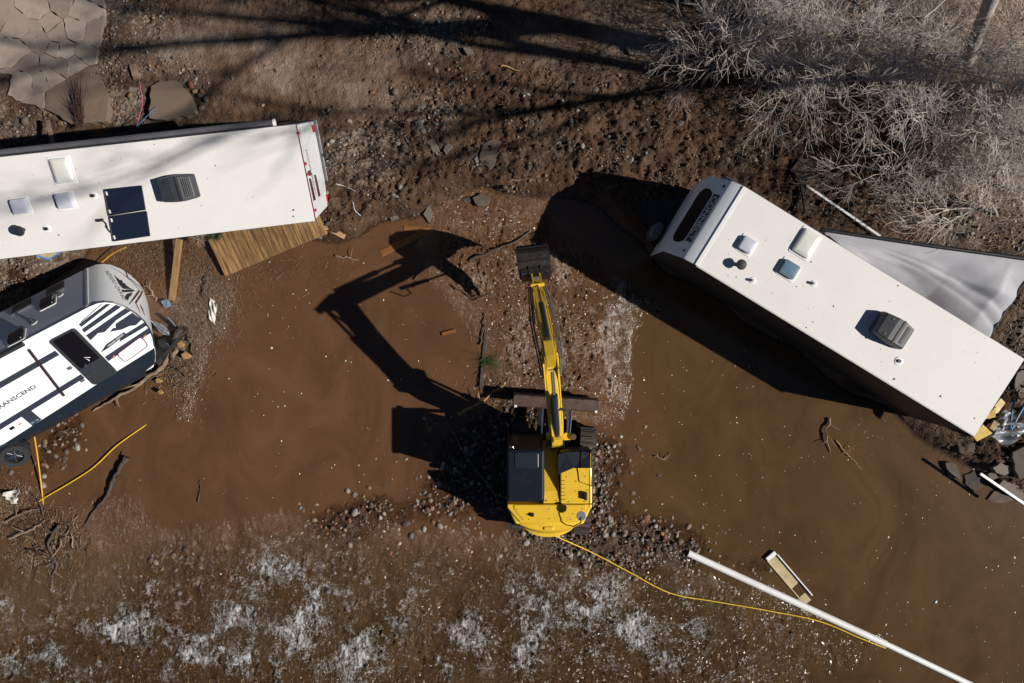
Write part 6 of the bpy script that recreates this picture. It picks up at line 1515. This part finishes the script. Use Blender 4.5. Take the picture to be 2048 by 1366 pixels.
o = sheet('metal_flap', (px(300, 640, .5), px(330, 650, .3), px(344, 672, .15), px(322, 668, .3)), MAT['grey_metal'], 'dark metal flap under the nose of the tipped trailer', 'flap', 0.03, 10, 8)
o = sheet('plastic_box_lid', (px(322, 602, .2), px(338, 598, .2), px(342, 612, .15), px(330, 618, .15)), MAT['blue_dome'], 'small blue plastic lid near the slanting post', 'lid', 0.03, 11, 8)
# leafy sprig on the deck
sp = []; g = random.Random(5)
for cx_, cy_, nn in ((432, 470, 260), (400, 478, 200)):
    c0 = px(cx_, cy_, 0.55)
    for _ in range(nn):
        d = Vector((g.gauss(0, 1), g.gauss(0, 1), abs(g.gauss(0, .6)))).normalized() * g.uniform(.08, .28); sp.append((c0, c0 + d))
n1 = 260
for nm, seg, m_, lb in (('evergreen_sprig', sp[:n1], 'green_needles', 'green evergreen sprig lying on the deck by the trailer'), ('root_wad', sp[n1:], 'straw', 'tan root wad beside the evergreen sprig on the deck')):
    me, _ = seg_mesh(nm, [a for a, b in seg], [b for a, b in seg], np.full(len(seg), .008), np.full(len(seg), .004)); tag(link(nm, me, MAT[m_]), lb, 'plant' if 'ever' in nm else 'root')
sp = [(px(973 + g.gauss(0, 6), 722 + g.gauss(0, 5), .05), px(980 + g.gauss(0, 16), 724 + g.gauss(0, 10), .12)) for _ in range(80)]
me, _ = seg_mesh('evergreen_sprig', [a for a, b in sp], [b for a, b in sp], np.full(80, .008), np.full(80, .004)); tag(link('evergreen_sprig', me, MAT['green_needles']), 'green sprig snagged on the weathered post in the riffle', 'plant')
# dry weed on the cracked slab
sp = [(px(160 + g.gauss(0, 5), 250 + g.gauss(0, 6), .44), px(155 + g.gauss(0, 9), 200 + g.gauss(0, 24), .70)) for _ in range(130)]
me, _ = seg_mesh('dry_weed', [a for a, b in sp], [b for a, b in sp], np.full(130, .006), np.full(130, .003)); tag(link('dry_weed', me, MAT['rust_steel']), 'reddish dry weed growing out of the cracked slab', 'plant')

# ------------------------------------------------------------------ bare trees
def grow(seed, height, lean=(0, 0), trunk_r=0.12, levels=5, spread=0.75, kids=(3, 5), seglen=None, droop=0.0, bushy=1.0, minr=0.009, frac=0.45, taper=0.5, ratio=(.5, .74)):
    g = random.Random(seed); thick_, thin = [], []
    def rec(p, d, L, r, lev):
        n = 4 if lev < 2 else 3; q = p.copy(); pts = [q.copy()]
        for i in range(n):
            d = (d + Vector((g.gauss(0, .10), g.gauss(0, .10), g.gauss(0, .05) + 0.03 - droop * lev)) * (1.6 if lev > 1 else (0.8 if frac < .5 or lev else 0.12))).normalized()
            q2 = q + d * L / n; tp = taper if lev == 0 else .5; ra_, rb_ = r * (1 - tp * i / n), r * (1 - tp * (i + 1) / n)
            (thick_ if lev < 2 else thin).append((q.copy(), q2.copy(), max(ra_, minr), max(rb_, minr * .8)))
            q = q2; pts.append(q.copy())
        if lev >= levels: return
        k_ = g.randint(*kids)
        if lev >= levels - 2: k_ = int(k_ * bushy) + 1
        for c in range(k_):
            t = g.uniform(0.25 if lev else (0.35 if frac < .5 else 0.7), 1.0); i = min(n - 1, int(t * n)); b = pts[i].lerp(pts[i + 1], t * n - i)
            s_ = Vector((g.gauss(0, 1), g.gauss(0, 1), g.gauss(0, .5))); s_ -= d * s_.dot(d); s_.normalize()
            nd = (d * g.uniform(.5, .9) + s_ * spread * g.uniform(.7, 1.2) + Vector((lean[0], lean[1], 0)) * .15).normalized()
            rec(b, nd, L * g.uniform(*ratio), r * .52, lev + 1)
        rec(q, d, L * .7, r * .5, lev + 1)
    d0 = Vector((lean[0], lean[1], 1)).normalized()
    rec(Vector((0, 0, -0.15)), d0, height * frac, trunk_r, 0)
    return thick_, thin
def tree_meshes(spec):
    a, b = grow(**spec)
    out = []
    for nm, sg, n in (('trunk', a, 7), ('crown', b, 3)):
        me, _ = seg_mesh(nm, [s[0] for s in sg], [s[1] for s in sg], [s[2] for s in sg], [s[3] for s in sg], n); out.append(me)
    out[0].materials.append(MAT['bark']); out[1].materials.append(MAT['twig_pale'])
    return out
def plant(meshes, x, y, yaw, sc, label, group, name='bare_tree', tilt=(0, 0)):
    p = px(x, y, 0.5); p.z = zs(p)
    o = empty(name, p, (tilt[0], tilt[1], yaw)); o.scale = (sc, sc, sc)
    for nm, me in zip(('trunk', 'crown'), meshes): link(nm, me, None, o)
    return tag(o, label, 'tree' if 'tree' in name else 'shrub', group)
SH = [tree_meshes(dict(seed=s_, height=3.3, trunk_r=0.048, levels=5, spread=0.62, kids=(2, 3), bushy=0.9, droop=0.012, minr=0.0042, ratio=(.60, .86))) for s_ in (3, 8, 15, 21, 33, 52)]
# thicket of bare shrubs, upper right; ground positions in photo pixels
thicket = [(1420, 10), (1455, 70), (1505, 115), (1560, 130), (1625, 190), (1690, 245), (1780, 330), (1500, 40), (1570, 20), (1610, 60), (1680, 60), (1720, 140), (1830, 60), (1880, 150), (1960, 260), (1990, 120), (1700, 90), (1760, 30), (1590, 165), (1640, 215), (1730, 215), (1800, 165), (1860, 120), (1920, 180), (1770, 300), (1920, 250), (1850, 330), (1960, 350), (1940, 410), (2000, 430), (2010, 300), (2040, 380), (1480, 150), (1860, 30), (1900, 60)]
words = ['beside the pale slab', 'among the top twigs']
for i, (x, y) in enumerate(thicket):
    plant(SH[i % 6], x, y, i * 2.4, 0.80 + 0.40 * ((i * 37) % 10) / 10, 'bare grey shrub in the leafless thicket at upper right', 'bare shrubs of the thicket', 'bare_shrub', (0.55 * math.sin(i * 1.9), 0.55 * math.cos(i * 2.7)))
plant(SH[1], 1140, -40, 1.0, 1.0, 'lone bare shrub reaching in at the top edge above the trunk shadow', None, 'bare_shrub')
plant(SH[2], 1085, -60, 4.0, 0.9, 'bare shrub at the top edge, left of its neighbour', None, 'bare_shrub')
TR = [tree_meshes(dict(seed=s_, height=h_, lean=l_, trunk_r=r_, levels=lv_, spread=sp_, kids=(1, 3), bushy=1.0, minr=0.012, frac=fr_, taper=.35)) for s_, h_, l_, r_, fr_, lv_, sp_ in ((31, 15.0, (-0.49, 0.06), 0.20, .6, 4, .42), (44, 16.5, (0.0, -0.05), 0.42, .78, 5, .26), (57, 3.6, (-0.45, -0.75), 0.10, .45, 4, .42), (71, 16.0, (0.0, -0.22), 0.40, .84, 4, .16))]
plant(TR[0], 1945, 118, 0, 1.0, 'tall grey trunk rising out of the picture at the top right', None)
plant(TR[1], 2160, 262, 0.0, 1.0, 'tall bare tree just outside the right edge, casting the upper long shadow', None)
plant(TR[3], 2175, 222, 0.0, 0.74, 'tall bare tree outside the right edge, casting the lower long shadow', None)
plant(TR[2], 1985, 220, 0, 1.0, 'leaning bare tree with pale forked limbs at the right edge', None)
# dead leaves left on the thicket floor
P = np.array([(rng.uniform(1450, 2048), rng.uniform(0, 420)) for _ in range(420)]); P = P[(P[:, 1] < 60 + (P[:, 0] - 1400) * 0.62)]
W_ = np.array([px(a, b, 0.55)[:] for a, b in P]); W_[:, 2] = zground(W_[:, 0], W_[:, 1]) + rng.uniform(0.02, 1.0, len(W_))
me = scatter_mesh('yellow_leaves', W_, rng.uniform(.015, .04, len(W_)), I1, T1, np.full((len(W_), 3), .3), True, 0.2)
tag(link('yellow_leaves', me, MAT['leaf_yellow']), 'last yellow leaves scattered through the bare thicket', 'leaves', kind='stuff')

# specks of leaf and bark lying on the two white roofs
for fr_, zz, x0_, x1_, hw, nm, lb in ((LF, ZR - 0.012, -9.0, -0.3, 1.1, 'roof_leaf_litter', 'dark leaf specks lying on the roof with solar panels'), (RF, RZ, 0.3, 8.3, 1.08, 'far_roof_leaf_litter', 'dark leaf specks lying on the roof of the awning trailer')):
    n_ = 46; V3 = np.array([(fr_.M @ Vector((random.uniform(x0_, x1_), random.uniform(-hw, hw), zz + 0.004)))[:] for _ in range(n_)])
    me = scatter_mesh(nm, V3, rng.lognormal(math.log(0.012), 0.5, n_).clip(0.006, 0.035), I1, T1, np.tile([[0.06, 0.04, 0.03]], (n_, 1)) * rng.uniform(0.5, 1.8, (n_, 1)), False, 0.25)
    tag(link(nm, me, MAT['litter']), lb, 'leaves', kind='stuff')
